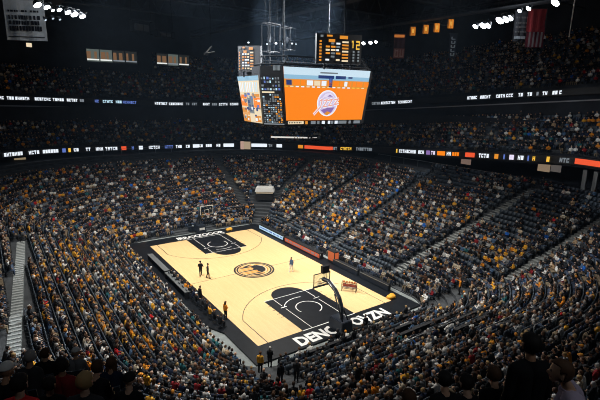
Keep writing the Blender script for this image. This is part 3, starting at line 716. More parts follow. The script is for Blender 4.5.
HI = [(-8, 6, 99, W, 't'), (7, 14, 99, W, 't'), (15.5, 31, 99.8, W, 't'), (35, 52, 100.5, W, 't'), (53, 65, 101, W, 't'), (67, 78, 101.7, W, 't'), (80, 85, 102, D_, 't'), (95, 101, 102.5, B_, 't'), (103, 114, 103, E_PALE, 't'), (116, 122, 103.3, E_PALE, 't'), (123, 138, 103.8, B_, 't'),
      (155, 168, 104.6, W, 't'), (169, 184, 104.8, W, 't'), (186, 190, 104.9, D_, 't'), (192, 198, 105, D_, 't'), (203, 210, 105, W, 't'), (212, 218, 105, D_, 'dense'), (219, 228, 105, W, 't'), (230, 239, 105, W, 't'),
      (372, 380, 102, D_, 't'), (381, 396, 101.6, W, 't'), (398, 413, 101, W, 't'), (467, 478, 98.6, W, 't'), (480, 492, 98.1, W, 't'), (496, 505, 97.4, W, 't'), (506, 515, 97, W, 't'), (518, 525, 96.4, W, 't'), (527, 533, 96, W, 't'), (536, 541, 95.6, D_, 't'), (542, 549, 95.2, W, 't'), (552, 558, 94.8, W, 'dense'), (559, 563, 94.6, W, 't')]
ribbon('ribbon_board', 31.9, UP, 17.5, tilt2, .66, 'upper ribbon board of small white lit words circling below the top deck', HI)

# ------------------------------------------------------------------ suites glowing in the far upper wall
SUY = B0+40.0
n_ = 0
for gx, cnt in ((-5.6, 4), (8.2, 3)):
    for k in range(cnt):
        n_ += 1; wd = 2.45; x = gx+k*wd; z0, z1 = 25.4-.0*k, 27.9
        fr = MB()
        for (cx, cz, sx, sz) in ((x+wd/2, z1, wd, .14), (x+wd/2, z0, wd, .14), (x, (z0+z1)/2, .1, z1-z0), (x+wd, (z0+z1)/2, .1, z1-z0)): fr.box((cx, SUY-.12, cz), (sx, .3, sz))
        o = fr.build('window_%d' % n_, M_STEEL); tag(o, 'lit suite window in the dark far upper wall', 'window', 'lit suite windows high on the far wall', 'structure')
        rr = random.Random(n_)
        q = MB(); q.box((x+wd/2, SUY-.03, (z0+z1)/2), (wd-.1, .02, z1-z0-.1)); q.build('pane', E_COOLW if n_ in (1, 2, 6) else mat('suite_dim', (.30, .33, .30), .6, emit=.05), o)
        q = MB()
        for i in range(2): q.box((x+.4+i*1.1+rr.uniform(0, .3), SUY-.05, z0+1.25), (rr.uniform(.35, .9), .02, 1.5))
        q.build('lit_interior', E_WARM, o)
        q = MB(); q.box((x+wd/2, SUY-.08, z0+.45), (wd*.9, .02, .26)); q.build('light_strip', E_LINE if n_ in (1, 2, 5, 7) else E_DIM, o)
for k, (px, py, wpx) in enumerate(((20, 45, 3), (29, 45, 4))):
    a = at(px, py, 100); q = MB(); q.box((a[0], min(a[1], SUY-.2), a[2]), (wpx*.22, .2, 1.3 if k == 0 else .7)); o = q.build('wall_lamp', em('wall_lamp_warm', (.8, .45, .28), .5) if k == 0 else E_CREAM)
    tag(o, ['small warm lit panel on the dark wall below the white banner', 'small pale lamp on the dark wall right of the warm panel'][k], 'lamp')

# ------------------------------------------------------------------ concourse fittings in view behind the lower stands
def plain_box(name, loc, size, rz, m, label, cat, back=None):
    q = MB(); q.box((0, 0, size[2]/2), size); o = q.build(name, m, bevel=.02); o.location = loc; o.rotation_euler[2] = rz; tag(o, label, cat); return o
a = ring_hit(246.5, 143, 23.3)
t = empty('corner_sign', (float(a[0])-.3, float(a[1])-.3, 8.9), -.7, 'cream two sided box sign interrupting the lower ribbon board in the far right corner', 'sign')
q = MB(); q.box((0, 0, .8), (2.1, .7, 1.7)); q.build('cabinet', mat('sign_dark', (.10, .08, .07), .6), t)
q = MB(); q.box((.35, -.37, .85), (1.3, .04, 1.5)); q.build('cream_panel', em('sign_cream', (.48, .36, .24), .8), t)
q = MB(); q.box((-.68, -.37, .85), (.68, .04, 1.6)); q.build('pink_panel', em('sign_pink', (.62, .40, .32), .75), t)
a = ring_hit(296, 136.5, 27.5)
q = MB(); q.box((0, 0, 0), (9.4, .2, .28)); o = q.build('strip_light', em('strip_white', (.85, .80, .74), .9)); o.location = (float(a[0])-1.6, float(a[1])-1.6, float(a[2])); o.rotation_euler[2] = -.62
tag(o, 'long white strip light over the far right corner of the middle deck', 'light')
for (px, py, wd, ht, col, lab, cat) in ((544, 166.5, 1.5, 1.3, (.42, .30, .2), 'tan lit concourse opening below the ribbon board on the right', 'opening'), (556, 168, 1.2, 1.0, (.16, .14, .13), 'dim grey concourse panel right of the tan lit opening', 'panel'),
                                        (20, 159, 1.6, .9, (.45, .34, .2), 'small tan lit panel at the far left of the concourse', 'panel'), (466, 161, 1.6, 1.0, (.3, .2, .16), 'dim tan panel below the red part of the ribbon board', 'panel')):
    a = ring_hit(px, py, 26.5); nx = 1 if a[0] > 30 else 0
    q = MB(); q.box((0, 0, 0), (wd, .25, ht)); o = q.build('wall_lightbox', mat('panel_%d' % px, col, .6, emit=.55)); o.location = a; o.rotation_euler[2] = PI/2 if nx else 0; tag(o, lab, cat)
for px in (586, 597):
    a = ring_hit(px, 172, 25.6); q = MB(); q.box((0, 0, 1.2), (.45, .45, 3.2)); o = q.build('concourse_column', mat('column_grey', (.26, .26, .26), .7)); o.location = (float(a[0]), float(a[1]), 8.9)
    tag(o, 'pale grey square column below the red ribbon on the right, %s' % ('nearer the tan opening' if px == 586 else 'at the picture edge'), 'column')

# ------------------------------------------------------------------ banners and flags hung from the roof
M_CLOTHW = mat('banner_white', (.55, .6, .65), .9, noise=.1, scale=2); M_TXT = mat('banner_text', (.02, .024, .035), .9)
def banner(name, px0, py0, px1, py1, t, yaw, m, label, cat, parts):
    """cloth hung by its upper edge; parts: (name, material, rects in uv)"""
    c0 = at((px0+px1)/2, py0, t); k = t/FPX; wd = (px1-px0)*k/max(.5, abs(math.cos(yaw+YAW-0))) if False else (px1-px0)*k*1.03; ht = (py1-py0)*k*1.02
    e = empty(name, tuple(c0), yaw, label, cat)
    n = 12; V = []; F = []
    for j in range(2):
        for i in range(n+1): V.append((-wd/2+wd*i/n, .07*math.sin(i*1.3)*(1 if j else .3), -ht*j))
    F = [(i, i+1, n+2+i, n+1+i) for i in range(n)]
    q = MB(); q.add(V, F); o = q.build('cloth', m, e); sm = o.modifiers.new('thick', 'SOLIDIFY'); sm.thickness = .02
    q = MB(); q.tube([(-wd/2-.1, 0, .03), (wd/2+.1, 0, .03)], .05); q.build('hanging_bar', M_STEEL, e)
    q = MB()
    for x in (-wd/2, wd/2): q.tube([(x, 0, .03), (x, 0, max(.5, 36.2-c0[2]))], .015, 0, 4)
    q.build('wires', M_STEEL, e)
    for (nm, pm, rects) in parts:
        q = MB()
        for (u0, v0, u1, v1) in rects: q.box((-wd/2+wd*(u0+u1)/2, -.12, -ht+ht*(v0+v1)/2), (wd*(u1-u0), .012, ht*(v1-v0)))
        q.build(nm, pm, o)
    return e
def words(rows, seed, u0=.1, u1=.9):
    rr = random.Random(seed); R = []
    for (v, h, gap) in rows:
        u = u0
        while u < u1-.04: w_ = rr.uniform(.03, .08); R.append((u, v, min(u1, u+w_), v+h)); u += w_+(rr.choice((.012, .012, .04)))*gap
    return R
banner('wall_banner', 8, 0, 38, 30, 70, YAW+.1, M_CLOTHW, 'large pale banner with dark lines of lettering hanging at the upper left', 'banner', [('lettering', M_TXT, words([(.52, .10, 1), (.39, .10, 1), (.24, .12, .6)], 3)), ('signature', M_TXT, words([(.70, .05, 2)], 4)), ('border_line', M_TXT, [(.05, .08, .95, .1)])])
M_BAN2 = mat('banner_navy', (.012, .016, .026), .9); M_BTXT = mat('banner_grey_text', (.30, .34, .38), .9)
banner('vertical_banner', 450.5, 34, 457, 54, 72, YAW, M_BAN2, 'narrow dark vertical banner with pale letters on the right under the roof', 'banner', [('lettering', M_BTXT, [(.25, .08+.17*i, .75, .12+.17*i) for i in range(5)]+[(.2, .1+.17*i, .38, .2+.17*i) for i in range(5)]+[(.62, .1+.17*i, .8, .2+.17*i) for i in (0, 2, 3)])])
M_ROSE = mat('banner_rose', (.26, .10, .085), .9); M_ROSE2 = mat('banner_rose_text', (.5, .33, .28), .9)
banner('retired_number_banner', 395, 34, 405, 55.5, 66, YAW, mat('banner_brown', (.06, .025, .03), .9), 'dark red banner with an orange top and two pale figures beside the scoreboard', 'banner', [('orange_stripe', em('banner_orange_light', (.8, .25, .05), .5), [(0, .86, .9, .97)]), ('figure_block', M_ROSE, [(.02, .04, .98, .42)]), ('figures', M_ROSE2, [(.1, .08, .2, .38), (.1, .08, .42, .13), (.34, .08, .44, .38), (.12, .3, .42, .36), (.56, .08, .66, .38), (.56, .08, .9, .13), (.8, .08, .9, .38)])])
banner('red_flag', 530.5, 9, 545, 26.5, 66, YAW, mat('flag_red', (.30, .030, .038), .9, noise=.15, scale=1.5), 'plain dark red flag hanging above the striped flag at the upper right', 'flag', [])
M_FLW = mat('flag_white', (.30, .27, .29), .9)
banner('striped_flag', 529, 27, 543.5, 43, 66, YAW, mat('flag_red2', (.19, .03, .05), .9), 'red and white striped flag hanging below the plain red flag', 'flag', [('stripes', M_FLW, [(.12+.22*i, .02, .22+.22*i, .98) for i in range(4)])])
banner('grey_banner', 517, 12, 529, 35, 66.6, YAW, mat('banner_charcoal', (.018, .02, .026), .9), 'dark grey banner with rows of dim letters left of the red flag', 'banner', [('lettering', mat('banner_dim_text', (.09, .09, .095), .9), words([(.78, .06, 1), (.6, .05, 1), (.46, .05, 1), (.3, .05, 1)], 8)), ('bright_row', M_BTXT, words([(.08, .1, .6)], 12))])
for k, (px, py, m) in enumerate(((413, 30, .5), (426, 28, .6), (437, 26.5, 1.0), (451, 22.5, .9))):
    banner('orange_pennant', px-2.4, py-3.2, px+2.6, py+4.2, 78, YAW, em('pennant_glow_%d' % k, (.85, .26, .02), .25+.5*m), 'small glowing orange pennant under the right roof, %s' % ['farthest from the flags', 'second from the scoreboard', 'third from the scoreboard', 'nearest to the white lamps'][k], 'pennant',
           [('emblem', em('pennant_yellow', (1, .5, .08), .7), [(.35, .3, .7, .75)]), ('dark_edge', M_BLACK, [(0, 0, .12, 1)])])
# long pale cable drop at the right
q = MB(); a, b2 = at(572.5, -4, 60), at(569, 37, 60); a = np.array([b2[0], b2[1], 36.3]); q.tube([tuple(a), tuple((a+b2)/2+np.array([.12, 0, 0])), tuple(b2)], .06, 0, 6); o = q.build('hanging_cable', M_WHITE, None, True); tag(o, 'long pale cable hanging down from the roof at the right edge', 'cable')

# ------------------------------------------------------------------ floodlights on the catwalks
def lamp(px, py, t, size, label, group, s=1.0, m=None):
    p0 = at(px, py, t); d = Vector((-float(p0[0])*.8, -float(p0[1])*.8, -float(p0[2])+1)).normalized()
    e = empty('floodlight', tuple(p0), 0, label, 'light', group); e.rotation_euler = d.to_track_quat('-Y', 'Z').to_euler()
    r = size*.58
    q = MB(); q.tube([(0, .0, 0), (0, .35, 0), (0, .5, 0)], r*1.08, 0, 14, r*.5); q.build('housing', M_STEEL, e)
    q = MB(); q.ellipsoid((0, -.02, 0), (r, r*.25, r), 0, 16, 8); q.build('lens', m or E_LAMP, e, True)
    q = MB(); q.tube([(-r*1.1, .2, 0), (-r*1.1, .2, r*1.6), (r*1.1, .2, r*1.6), (r*1.1, .2, 0)], .04, 0, 6); q.build('yoke', M_STEEL, e)
    return e
GL = 'white floodlights at the upper left'; names = ['leftmost, beside the banner', 'second from the banner', 'small one between two larger ones', 'fourth from the banner', 'fifth from the banner', 'sixth from the banner', 'rightmost of its row']
for k, (px, py, sz) in enumerate(((37.5, 5, .75), (47, 7.2, .6), (53, 10.3, .3), (59.5, 9.8, .5), (68, 12.3, .6), (74.5, 14.5, .7), (82.5, 16.5, .6))):
    lamp(px, py, 62, sz, 'bright white floodlight at the upper left, %s' % names[k], GL)
for k, (px, py, sz) in enumerate(((45.5, 20, .25), (53, 18.5, .25), (60, 19.5, .25))):
    lamp(px, py, 66, sz, 'small dim lamp below the upper left floodlights, %s' % ['left', 'middle', 'right'][k]+' one of three', 'dim lamps under the left floodlights', m=em('lamp_dim', (.5, .6, .7), 1.2))
GR = 'white floodlights at the upper right'
rn = ['at the left end of the lower left pair', 'centre of the lower left trio', 'right of the lower left trio', 'left of the middle cluster', 'centre of the middle cluster', 'right of the middle cluster', 'small one above the grey banner', 'beside the top of the red flag', 'alone beyond the red flag']
for k, (px, py, sz) in enumerate(((475.4, 26.5, .55), (483, 25.6, .75), (487.6, 25.4, .7), (499.8, 20.6, .85), (505.5, 19.2, .8), (510, 18, .7), (519.6, 10.9, .4), (528.6, 8.5, .5), (555.4, 2.6, .85))):
    lamp(px, py, 62, sz, 'bright white floodlight at the upper right, %s' % rn[k], GR)
for k, (px, py, sz) in enumerate(((363.5, 43.3, .5), (370.5, 42.6, .5), (376, 42, .4))):
    lamp(px, py, 78, sz, 'white floodlight right of the score board, %s of three' % ['left', 'middle', 'right'][k], 'floodlights beside the statistics board')
for k, (px, py, sz) in enumerate(((248.5, 42.5, .3), (267, 44, .25), (276, 43.3, .4), (283, 43.8, .3), (292, 43.5, .3), (296, 44, .2))):
    lamp(px, py, 86, sz, 'tiny white lamp behind the top of the scoreboard, %s from the left' % ['first', 'second', 'third', 'fourth', 'fifth', 'sixth'][k], 'tiny lamps behind the scoreboard', m=em('lamp_far', (.85, .92, 1), 2.2))

# ------------------------------------------------------------------ roof steel, catwalks and rigs
def truss(name, a, b2, h, label, group, m=M_STEEL):
    a, b2 = Vector(a), Vector(b2); e = empty(name, a, 0, label, 'truss', group); v = b2-a; L = v.length; n = max(4, int(L/3)); up = Vector((0, 0, h))
    q = MB(); q.tube([Vector(), v], .11, 0, 6); q.build('bottom_chord', m, e); q = MB(); q.tube([up, v+up], .11, 0, 6); q.build('top_chord', m, e)
    q = MB()
    for i in range(n): q.tube([v*(i/n), v*((i+.5)/n)+up], .06, 0, 5); q.tube([v*((i+.5)/n)+up, v*((i+1)/n)], .06, 0, 5)
    q.build('web_bars', m, e); return e
TN = ['over the near baseline', 'over the near free throw line', 'over the centre circle', 'over the far free throw line', 'over the far baseline', 'over the far stand']
for k, y in enumerate((-20, -8, 4, 16, 28, 40)):
    truss('roof_truss', (-48, y, 33.2), (52, y, 33.2), 2.8, 'dark steel roof truss spanning the arena %s' % TN[k], 'roof trusses')
for k, x in enumerate((-14, 15, 33)):
    e = empty('catwalk', (x, 0, 31.2), 0, 'dark catwalk running the length of the roof, %s' % ['on the left', 'right of the scoreboard', 'above the right deck'][k], 'catwalk', 'roof catwalks')
    q = MB(); q.box((0, 8, 0), (1.4, 90, .15)); q.build('walkway', M_STEEL, e)
    for sx in (-.7, .7):
        q = MB(); q.tube([(sx, -37, 1.1), (sx, 53, 1.1)], .045, 0, 5); q.tube([(sx, -37, .55), (sx, 53, .55)], .03, 0, 5); q.build('guard_rail', M_RIG, e)
    for y in range(-36, 54, 6):
        q = MB(); q.tube([(0, y, 0), (0, y, 2.2)], .04, 0, 5); q.build('hanger_rod', M_STEEL, e)
# hanging rigs
def rig(px, py, t, label, wd, ht, yaw=.3, box=True):
    a = at(px, py, t); e = empty('lighting_rig', tuple(a), yaw, label, 'rig')
    q = MB()
    for z in (0, ht): q.tube([(-wd/2, -.4, z), (wd/2, -.4, z), (wd/2, .4, z), (-wd/2, .4, z), (-wd/2, -.4, z)], .045, 0, 5)
    for x in (-wd/2, 0, wd/2):
        for y in (-.4, .4): q.tube([(x, y, 0), (x, y, ht)], .035, 0, 5)
    q.build('cage', M_RIG, e)
    q = MB(); q.box((0, 0, ht*.45), (wd*.6, .6, ht*.5) if box else (.25, .25, .5), tilt=.3); q.build('speaker' if box else 'lamp_head', M_STEEL, e, bevel=.03)
    q = MB()
    for x in (-wd/2, wd/2): q.tube([(x, 0, ht), (x*.7, 0, 36.2-a[2])], .03, 0, 5)
    q.build('chains', M_RIG, e)
rig(142, 33, 70, 'tilted grey speaker cage hanging under the roof above the lit suites', 3.2, 1.6)
rig(165, 37.5, 74, 'low grey rig hanging to the right of the tilted speaker cage', 3.0, .9)
rig(271, 52, 47, 'tube frame rig hanging just above the left of the scoreboard', 1.8, 2.6, box=False)
rig(287, 50, 50, 'second tube frame rig hanging above the middle of the scoreboard', 1.6, 2.2, box=False)
rig(386, 47, 72, 'small rig hanging beside the dark red banner', 2.4, .8)
a = at(211, 52, 60); e = empty('camera_boom', tuple(a), .4, 'pale angled camera arm hanging from the roof left of the scoreboard', 'camera rig')
q = MB(); q.tube([(0, 0, -.4), (0, 0, 36.2-a[2])], .06, 0, 6); q.build('pole', M_RIG, e)
q = MB(); q.tube([(-.9, 0, -.2), (.1, 0, .7)], .08, 0, 6); q.tube([(-.9, 0, -.2), (.6, 0, .1)], .06, 0, 6); q.build('arm', M_WHITE, e)
q = MB(); q.box((-.9, 0, -.3), (.5, .35, .3)); q.build('camera', M_BLACK, e, bevel=.03)

# ------------------------------------------------------------------ people: one continuous body per pose, grown from tapered limbs
def rotx(v, a): return np.array([v[0], v[1]*math.cos(a)-v[2]*math.sin(a), v[1]*math.sin(a)+v[2]*math.cos(a)])
def body_limbs(seated=True, lean=0., arms='lap', yaw=0., nod=0., stride=0., fem=False):
    """list of (p0, p1, r0, r1, label); origin on the floor below the hips, facing +y"""
    Lb = []; hip_z = .52 if seated else .93
    hip = np.array([0, 0, hip_z])
    def tr(v): return hip+rotx(np.array(v, float), -lean)
    sh = .145 if fem else .16
    for s in (-1, 1):
        Lb.append((hip+np.array([s*.075, 0, -.02]), tr((s*.07, 0, .16)), .115, .105, 'hip'))
        Lb.append((tr((s*.07, 0, .12)), tr((s*.085, -.005, .42)), .105, .105, 'torso'))
        Lb.append((tr((s*.05, 0, .47)), tr((s*sh, -.01, .455)), .07, .062, 'torso'))
    Lb.append((tr((0, -.01, .48)), tr((0, .015, .60)), .058, .052, 'neck'))
    hc = tr((0, .035, .70)); cy, sy_ = math.cos(yaw), math.sin(yaw)
    def hd(v):
        v = rotx(np.array(v, float), -nod-lean*.25); return hc+np.array([v[0]*cy-v[1]*sy_, v[0]*sy_+v[1]*cy, v[2]])
    Lb.append((hd((0, -.012, .03)), hd((0, .012, .02)), .092, .090, 'head'))
    Lb.append((hd((0, -.015, .045)), hd((0, .01, .05)), .088, .086, 'head'))
    Lb.append((hd((0, .02, -.02)), hd((0, .045, -.075)), .07, .042, 'head'))
    Lb.append((hd((0, .098, .0)), hd((0, .112, -.025)), .011, .016, 'head'))
    for s in (-1, 1):
        Lb.append((hd((s*.092, -.01, .02)), hd((s*.094, -.012, -.03)), .014, .012, 'head'))
        Lb.append((hd((s*.033, .085, .018)), hd((s*.036, .085, .018)), .014, .014, 'eye'))
    Lb.append((hd((-.02, .088, -.052)), hd((.02, .088, -.052)), .010, .010, 'mouth'))
    # arms
    for s in (-1, 1):
        S = tr((s*(sh+.015), -.01, .445))
        if arms == 'lap': E_, W_ = tr((s*.205, .02, .19)), hip+np.array([s*.11, .27, .12]); hand = np.array([-s*.35, .9, -.12])
        elif arms == 'clap': E_, W_ = tr((s*.20, .12, .21)), tr((s*.035, .34, .36)); hand = np.array([-s*.12, .7, .6])
        elif arms == 'cross': E_, W_ = tr((s*.205, .06, .20)), tr((-s*.06, .19, .25+s*.03)); hand = np.array([-s, .15, .05])
        elif arms == 'phone': E_, W_ = tr((s*.20, .06, .2)), tr((s*.05, .3, .27)); hand = np.array([-s*.3, .6, .5])
        elif arms == 'chin' and s > 0: E_, W_ = tr((.21, .2, .18)), tr((.09, .25, .44)); hand = np.array([-.3, .0, .9])
        elif arms == 'cheer': E_, W_ = tr((s*.3, .06, .66)), tr((s*.25, .1, .92)); hand = np.array([0, .1, 1.])
        elif arms == 'point' and s > 0: E_, W_ = tr((.26, .22, .42)), tr((.27, .48, .5)); hand = np.array([0, 1, .1])
        elif arms == 'run': E_, W_ = tr((s*.26, -.16*s, .22)), tr((s*.24, .1-.06*s, .2+.05*s)); hand = np.array([0, .9, .25])
        elif arms == 'knee': E_, W_ = tr((s*.205, .15, .2)), hip+np.array([s*.13, .40, .12]); hand = np.array([-s*.2, .9, -.3])
        else: E_, W_ = tr((s*.215, -.02, .17)), tr((s*.22, .06, -.07)); hand = np.array([0, .2, -1.])
        Lb.append((S, E_, .055, .043, 'arm')); Lb.append((E_, W_, .042, .029, 'arm'))
        h = hand/np.linalg.norm(hand); side = np.cross(h, np.array([0, 0, 1.])); side = side/np.linalg.norm(side) if np.linalg.norm(side) > .2 else np.array([1., 0, 0])
        nrm = np.cross(side, h); P0 = W_+h*.02; P1 = W_+h*.085
        for e in (-1, 1): Lb.append((P0+side*e*.014, P1+side*e*.026, .018, .016, 'hand'))
        for f_, (off, ln) in enumerate(((-.034, .062), (-.012, .075), (.012, .07), (.034, .052))):
            a = P1+side*off; b2 = a+(h*.85-nrm*.35)*ln*.6; c2 = b2+(h*.5-nrm*.8)*ln*.5
            Lb.append((a, b2, .0105, .0098, 'hand')); Lb.append((b2, c2, .0098, .0088, 'hand'))
        a = P0+side*(-s)*.03+h*.02; b2 = a+side*(-s)*.03+h*.035; Lb.append((a, b2, .013, .0105, 'hand')); Lb.append((b2, b2+h*.03, .0105, .0095, 'hand'))
        # legs
        H = hip+np.array([s*.085, 0, -.02])
        if seated: K, An, dirf = hip+np.array([s*.12, .43, .0]), np.array([s*.13, .45, .09]), np.array([s*.15, 1, -.0])
        else:
            st = stride*s; K = np.array([s*.095, .05+st*.5, .50]); An = np.array([s*.10, -.01+st, .09+max(0, -st)*.25]); dirf = np.array([s*.2, 1, 0])
        Lb.append((H, K, .095, .064, 'leg')); Lb.append((K, An, .062, .042, 'leg'))
        dirf = dirf/np.linalg.norm(dirf); F0 = An+np.array([0, -.03, -.045]); F1 = An+dirf*.15+np.array([0, 0, -.052])
        Lb.append((F0, F1, .045, .036, 'shoe'))
    return Lb, hc, (lambda V: _to_head(V, hc, yaw, nod+lean*.25))
def _to_head(V, hc, yaw, nod):
    D = V-hc; c_, s_ = math.cos(-yaw), math.sin(-yaw); D = np.stack([D[:, 0]*c_-D[:, 1]*s_, D[:, 0]*s_+D[:, 1]*c_, D[:, 2]], 1)
    c_, s_ = math.cos(nod), math.sin(nod); return np.stack([D[:, 0], D[:, 1]*c_-D[:, 2]*s_, D[:, 1]*s_+D[:, 2]*c_], 1)
def capsule_mesh(Lb, n=12):
    V, F = [], []
    for p0, p1, r0, r1, _ in Lb:
        p0, p1 = np.array(p0), np.array(p1); t = p1-p0; L = np.linalg.norm(t); t = t/L if L > 1e-6 else np.array([0, 0, 1.])
        a = np.cross(t, [0, 0, 1.] if abs(t[2]) < .9 else [1., 0, 0]); a /= np.linalg.norm(a); b2 = np.cross(t, a); base = len(V)
        V.append(p0-t*r0)
        rings = [(p0, r0, -60), (p0, r0, -30), (p0, r0, 0), (p1, r1, 0), (p1, r1, 30), (p1, r1, 60)]
        for c_, r, ang in rings:
            co, si = math.cos(math.radians(ang)), math.sin(math.radians(ang))
            for k in range(n): V.append(c_+t*r*si+(a*math.cos(2*PI*k/n)+b2*math.sin(2*PI*k/n))*r*co)
        V.append(p1+t*r1); e = len(V)-1
        F += [(base, base+1+(k+1) % n, base+1+k) for k in range(n)]
        for j in range(5): F += [(base+1+j*n+k, base+1+j*n+(k+1) % n, base+1+(j+1)*n+(k+1) % n, base+1+(j+1)*n+k) for k in range(n)]
        F += [(e, base+1+5*n+k, base+1+5*n+(k+1) % n) for k in range(n)]
    return V, F
DG = lambda: bpy.context.evaluated_depsgraph_get()
M_PLACE = mat('skin_a', (.50, .30, .20), .55)
def make_body(vox=.012, **kw):
    Lb, hc, tohead = body_limbs(**kw)
    V, F = capsule_mesh(Lb); me = bpy.data.meshes.new('tmp'); me.from_pydata([tuple(v) for v in V], [], F)
    o = link('tmp', me); m = o.modifiers.new('r', 'REMESH'); m.mode = 'VOXEL'; m.voxel_size = vox; m.use_smooth_shade = True
    s = o.modifiers.new('s', 'SMOOTH'); s.factor = .5; s.iterations = 2
    out = bpy.data.meshes.new_from_object(o.evaluated_get(DG())); bpy.data.objects.remove(o); bpy.data.meshes.remove(me)
    nv = len(out.vertices); P = np.empty(nv*3); out.vertices.foreach_get('co', P); P = P.reshape(-1, 3)
    N = np.empty(nv*3); out.vertices.foreach_get('normal', N); N = N.reshape(-1, 3)
    best = np.full(nv, 1e9); lab = np.zeros(nv, int); names = ['hip', 'torso', 'neck', 'head', 'eye', 'mouth', 'arm', 'hand', 'leg', 'shoe']
    for p0, p1, r0, r1, l in Lb:
        v = p1-p0; t = np.clip(((P-p0)@v)/max(v@v, 1e-9), 0, 1); dist = np.linalg.norm(P-p0-t[:, None]*v, axis=1)-(r0+(r1-r0)*t); k = dist < best; best[k] = dist[k]; lab[k] = names.index(l)
    H = tohead(P); Fq = [tuple(p.vertices) for p in out.polygons]
    return dict(me=out, P=P, N=N, lab=lab, names=names, H=H, F=Fq, hc=hc, tohead=tohead)
def shell(B, sel, off, name, extra=None):
    """a garment or head of hair: the chosen skin, lifted by off and closed at its hem"""
    keep = [f for f in B['F'] if all(sel[i] for i in f)]; idx = {}; V = []; F = []
    off = np.broadcast_to(np.asarray(off, float), (len(B['P']),))
    for f in keep:
        for i in f:
            if i not in idx: idx[i] = len(V); V.append(tuple(B['P'][i]+B['N'][i]*off[i]))
        F.append(tuple(idx[i] for i in f))
    # hem: bridge the open border back to the skin
    cnt = {}
    for f in F:
        for a, b2 in zip(f, f[1:]+f[:1]): cnt[(a, b2)] = 1
    inv = {v: k for k, v in idx.items()}; low = {}
    for (a, b2) in list(cnt):
        if (b2, a) not in cnt:
            for i in (a, b2):
                if i not in low: low[i] = len(V); V.append(tuple(B['P'][inv[i]]-B['N'][inv[i]]*.004))
            F.append((b2, a, low[a], low[b2]))
    if extra:
        b0 = len(V); V += [tuple(v) for v in extra[0]]; F += [tuple(i+b0 for i in f) for f in extra[1]]
    me = bpy.data.meshes.new(name); me.from_pydata(V, [], F); me.polygons.foreach_set('use_smooth', [True]*len(F)); me.update(); return me
def outfit(key, vox=.013, **kw):
    """body + garments + hair meshes for one pose"""
    B = make_body(vox, **kw); lab = B['lab']; nm = B['names']; I = lambda *a: np.isin(lab, [nm.index(x) for x in a]); H = B['H']
    d = dict(key=key, seated=kw.get('seated', True))
    neckcut = B['H'][:, 2] < -.135
    ten = I('arm', 'torso', 'hip') | (I('neck') & neckcut)
    hipz = .52 if kw.get('seated', True) else .93
    d['top'] = shell(B, ten & ~(I('hip') & (B['P'][:, 2] < hipz-.02)), .014, 'top')
    short = ten & ~(I('hip') & (B['P'][:, 2] < hipz-.02))
    d['trousers'] = shell(B, I('hip', 'leg'), .009, 'trousers')
    d['shoes'] = shell(B, I('shoe'), .006, 'shoes')
    hr = I('head') & (H[:, 2] > -.07) & ((H[:, 1] < .035+.25*(H[:, 2]-.06)) | (H[:, 2] > .085)) & ~((np.abs(H[:, 0]) > .088) & (H[:, 2] < .05) & (H[:, 1] > -.02))
    d['hair_short'] = shell(B, hr, .016, 'hair')
    # long hair: shell plus locks falling to the shoulders
    hcp = B['hc']; locks = []
    for x in (-.075, -.045, 0, .045, .075): locks.append((hcp+np.array([x, -.06 if abs(x) < .06 else -.03, .0]), hcp+np.array([x*1.15, -.095 if abs(x) < .06 else -.065, -.24]), .042, .03, 'hair'))
    d['hair_long'] = shell(B, hr, .020, 'hair', capsule_mesh(locks, 8))
    cp = I('head') & (H[:, 2] > .055)
    bx = []; bF = []
    n = 12
    for k in range(n+1):
        a = -1.25+2.5*k/n
        for r, z in ((.085, .06), (.175, .045)):
            q = np.array([r*math.sin(a)*(1 if r < .1 else .62), (r*math.cos(a) if r < .1 else .075+.10*math.cos(a)), z]); bx.append(q)
    # brim back into body space
    Q = np.array(bx); kwn = kw.get('nod', 0)+kw.get('lean', 0)*.25
    W_ = np.array([rotx(q, -kwn) for q in Q]); c_, s_ = math.cos(kw.get('yaw', 0)), math.sin(kw.get('yaw', 0)); W_ = np.stack([W_[:, 0]*c_-W_[:, 1]*s_, W_[:, 0]*s_+W_[:, 1]*c_, W_[:, 2]], 1)+hcp
    m_ = len(W_); W2 = np.concatenate([W_, W_-np.array([0, 0, .008])])
    for k in range(n): a = 2*k; bF += [(a, a+1, a+3, a+2), (m_+a, m_+a+2, m_+a+3, m_+a+1), (a+1, m_+a+1, m_+a+3, a+3)]
    d['cap'] = shell(B, cp, .020, 'cap', (W2, bF))
    me = B['me']; me.materials.clear()
    for k in range(3): me.materials.append(M_PLACE)
    mi = np.zeros(len(me.polygons), int); fl = lab[np.array([f[0] for f in B['F']])]
    mi[fl == nm.index('eye')] = 1; mi[fl == nm.index('mouth')] = 2
    me.polygons.foreach_set('material_index', mi); me.polygons.foreach_set('use_smooth', [True]*len(me.polygons)); me.name = 'body'; d['body'] = me
    for k in ('top', 'trousers', 'shoes', 'hair_short', 'hair_long', 'cap'): d[k].materials.append(M_PLACE)
    return d
POSES = [outfit('a', arms='lap'), outfit('b', arms='clap', lean=.12, yaw=.25), outfit('c', arms='cross', yaw=-.3), outfit('d', arms='lap', lean=.28, yaw=.2, nod=-.1, fem=True),
         outfit('e', arms='phone', nod=.45, fem=True), outfit('f', arms='chin', lean=.3, yaw=-.15), outfit('g', arms='knee', lean=.35, nod=-.2), outfit('h', arms='lap', yaw=.5, fem=True, lean=-.08)]
STAND = [outfit('s', seated=False, arms='down'), outfit('t', seated=False, arms='cross', yaw=.3), outfit('u', seated=False, arms='down', stride=.16, yaw=-.3), outfit('v', seated=False, arms='run', stride=.3, lean=.15),
         outfit('w', seated=False, arms='point', yaw=.2)]

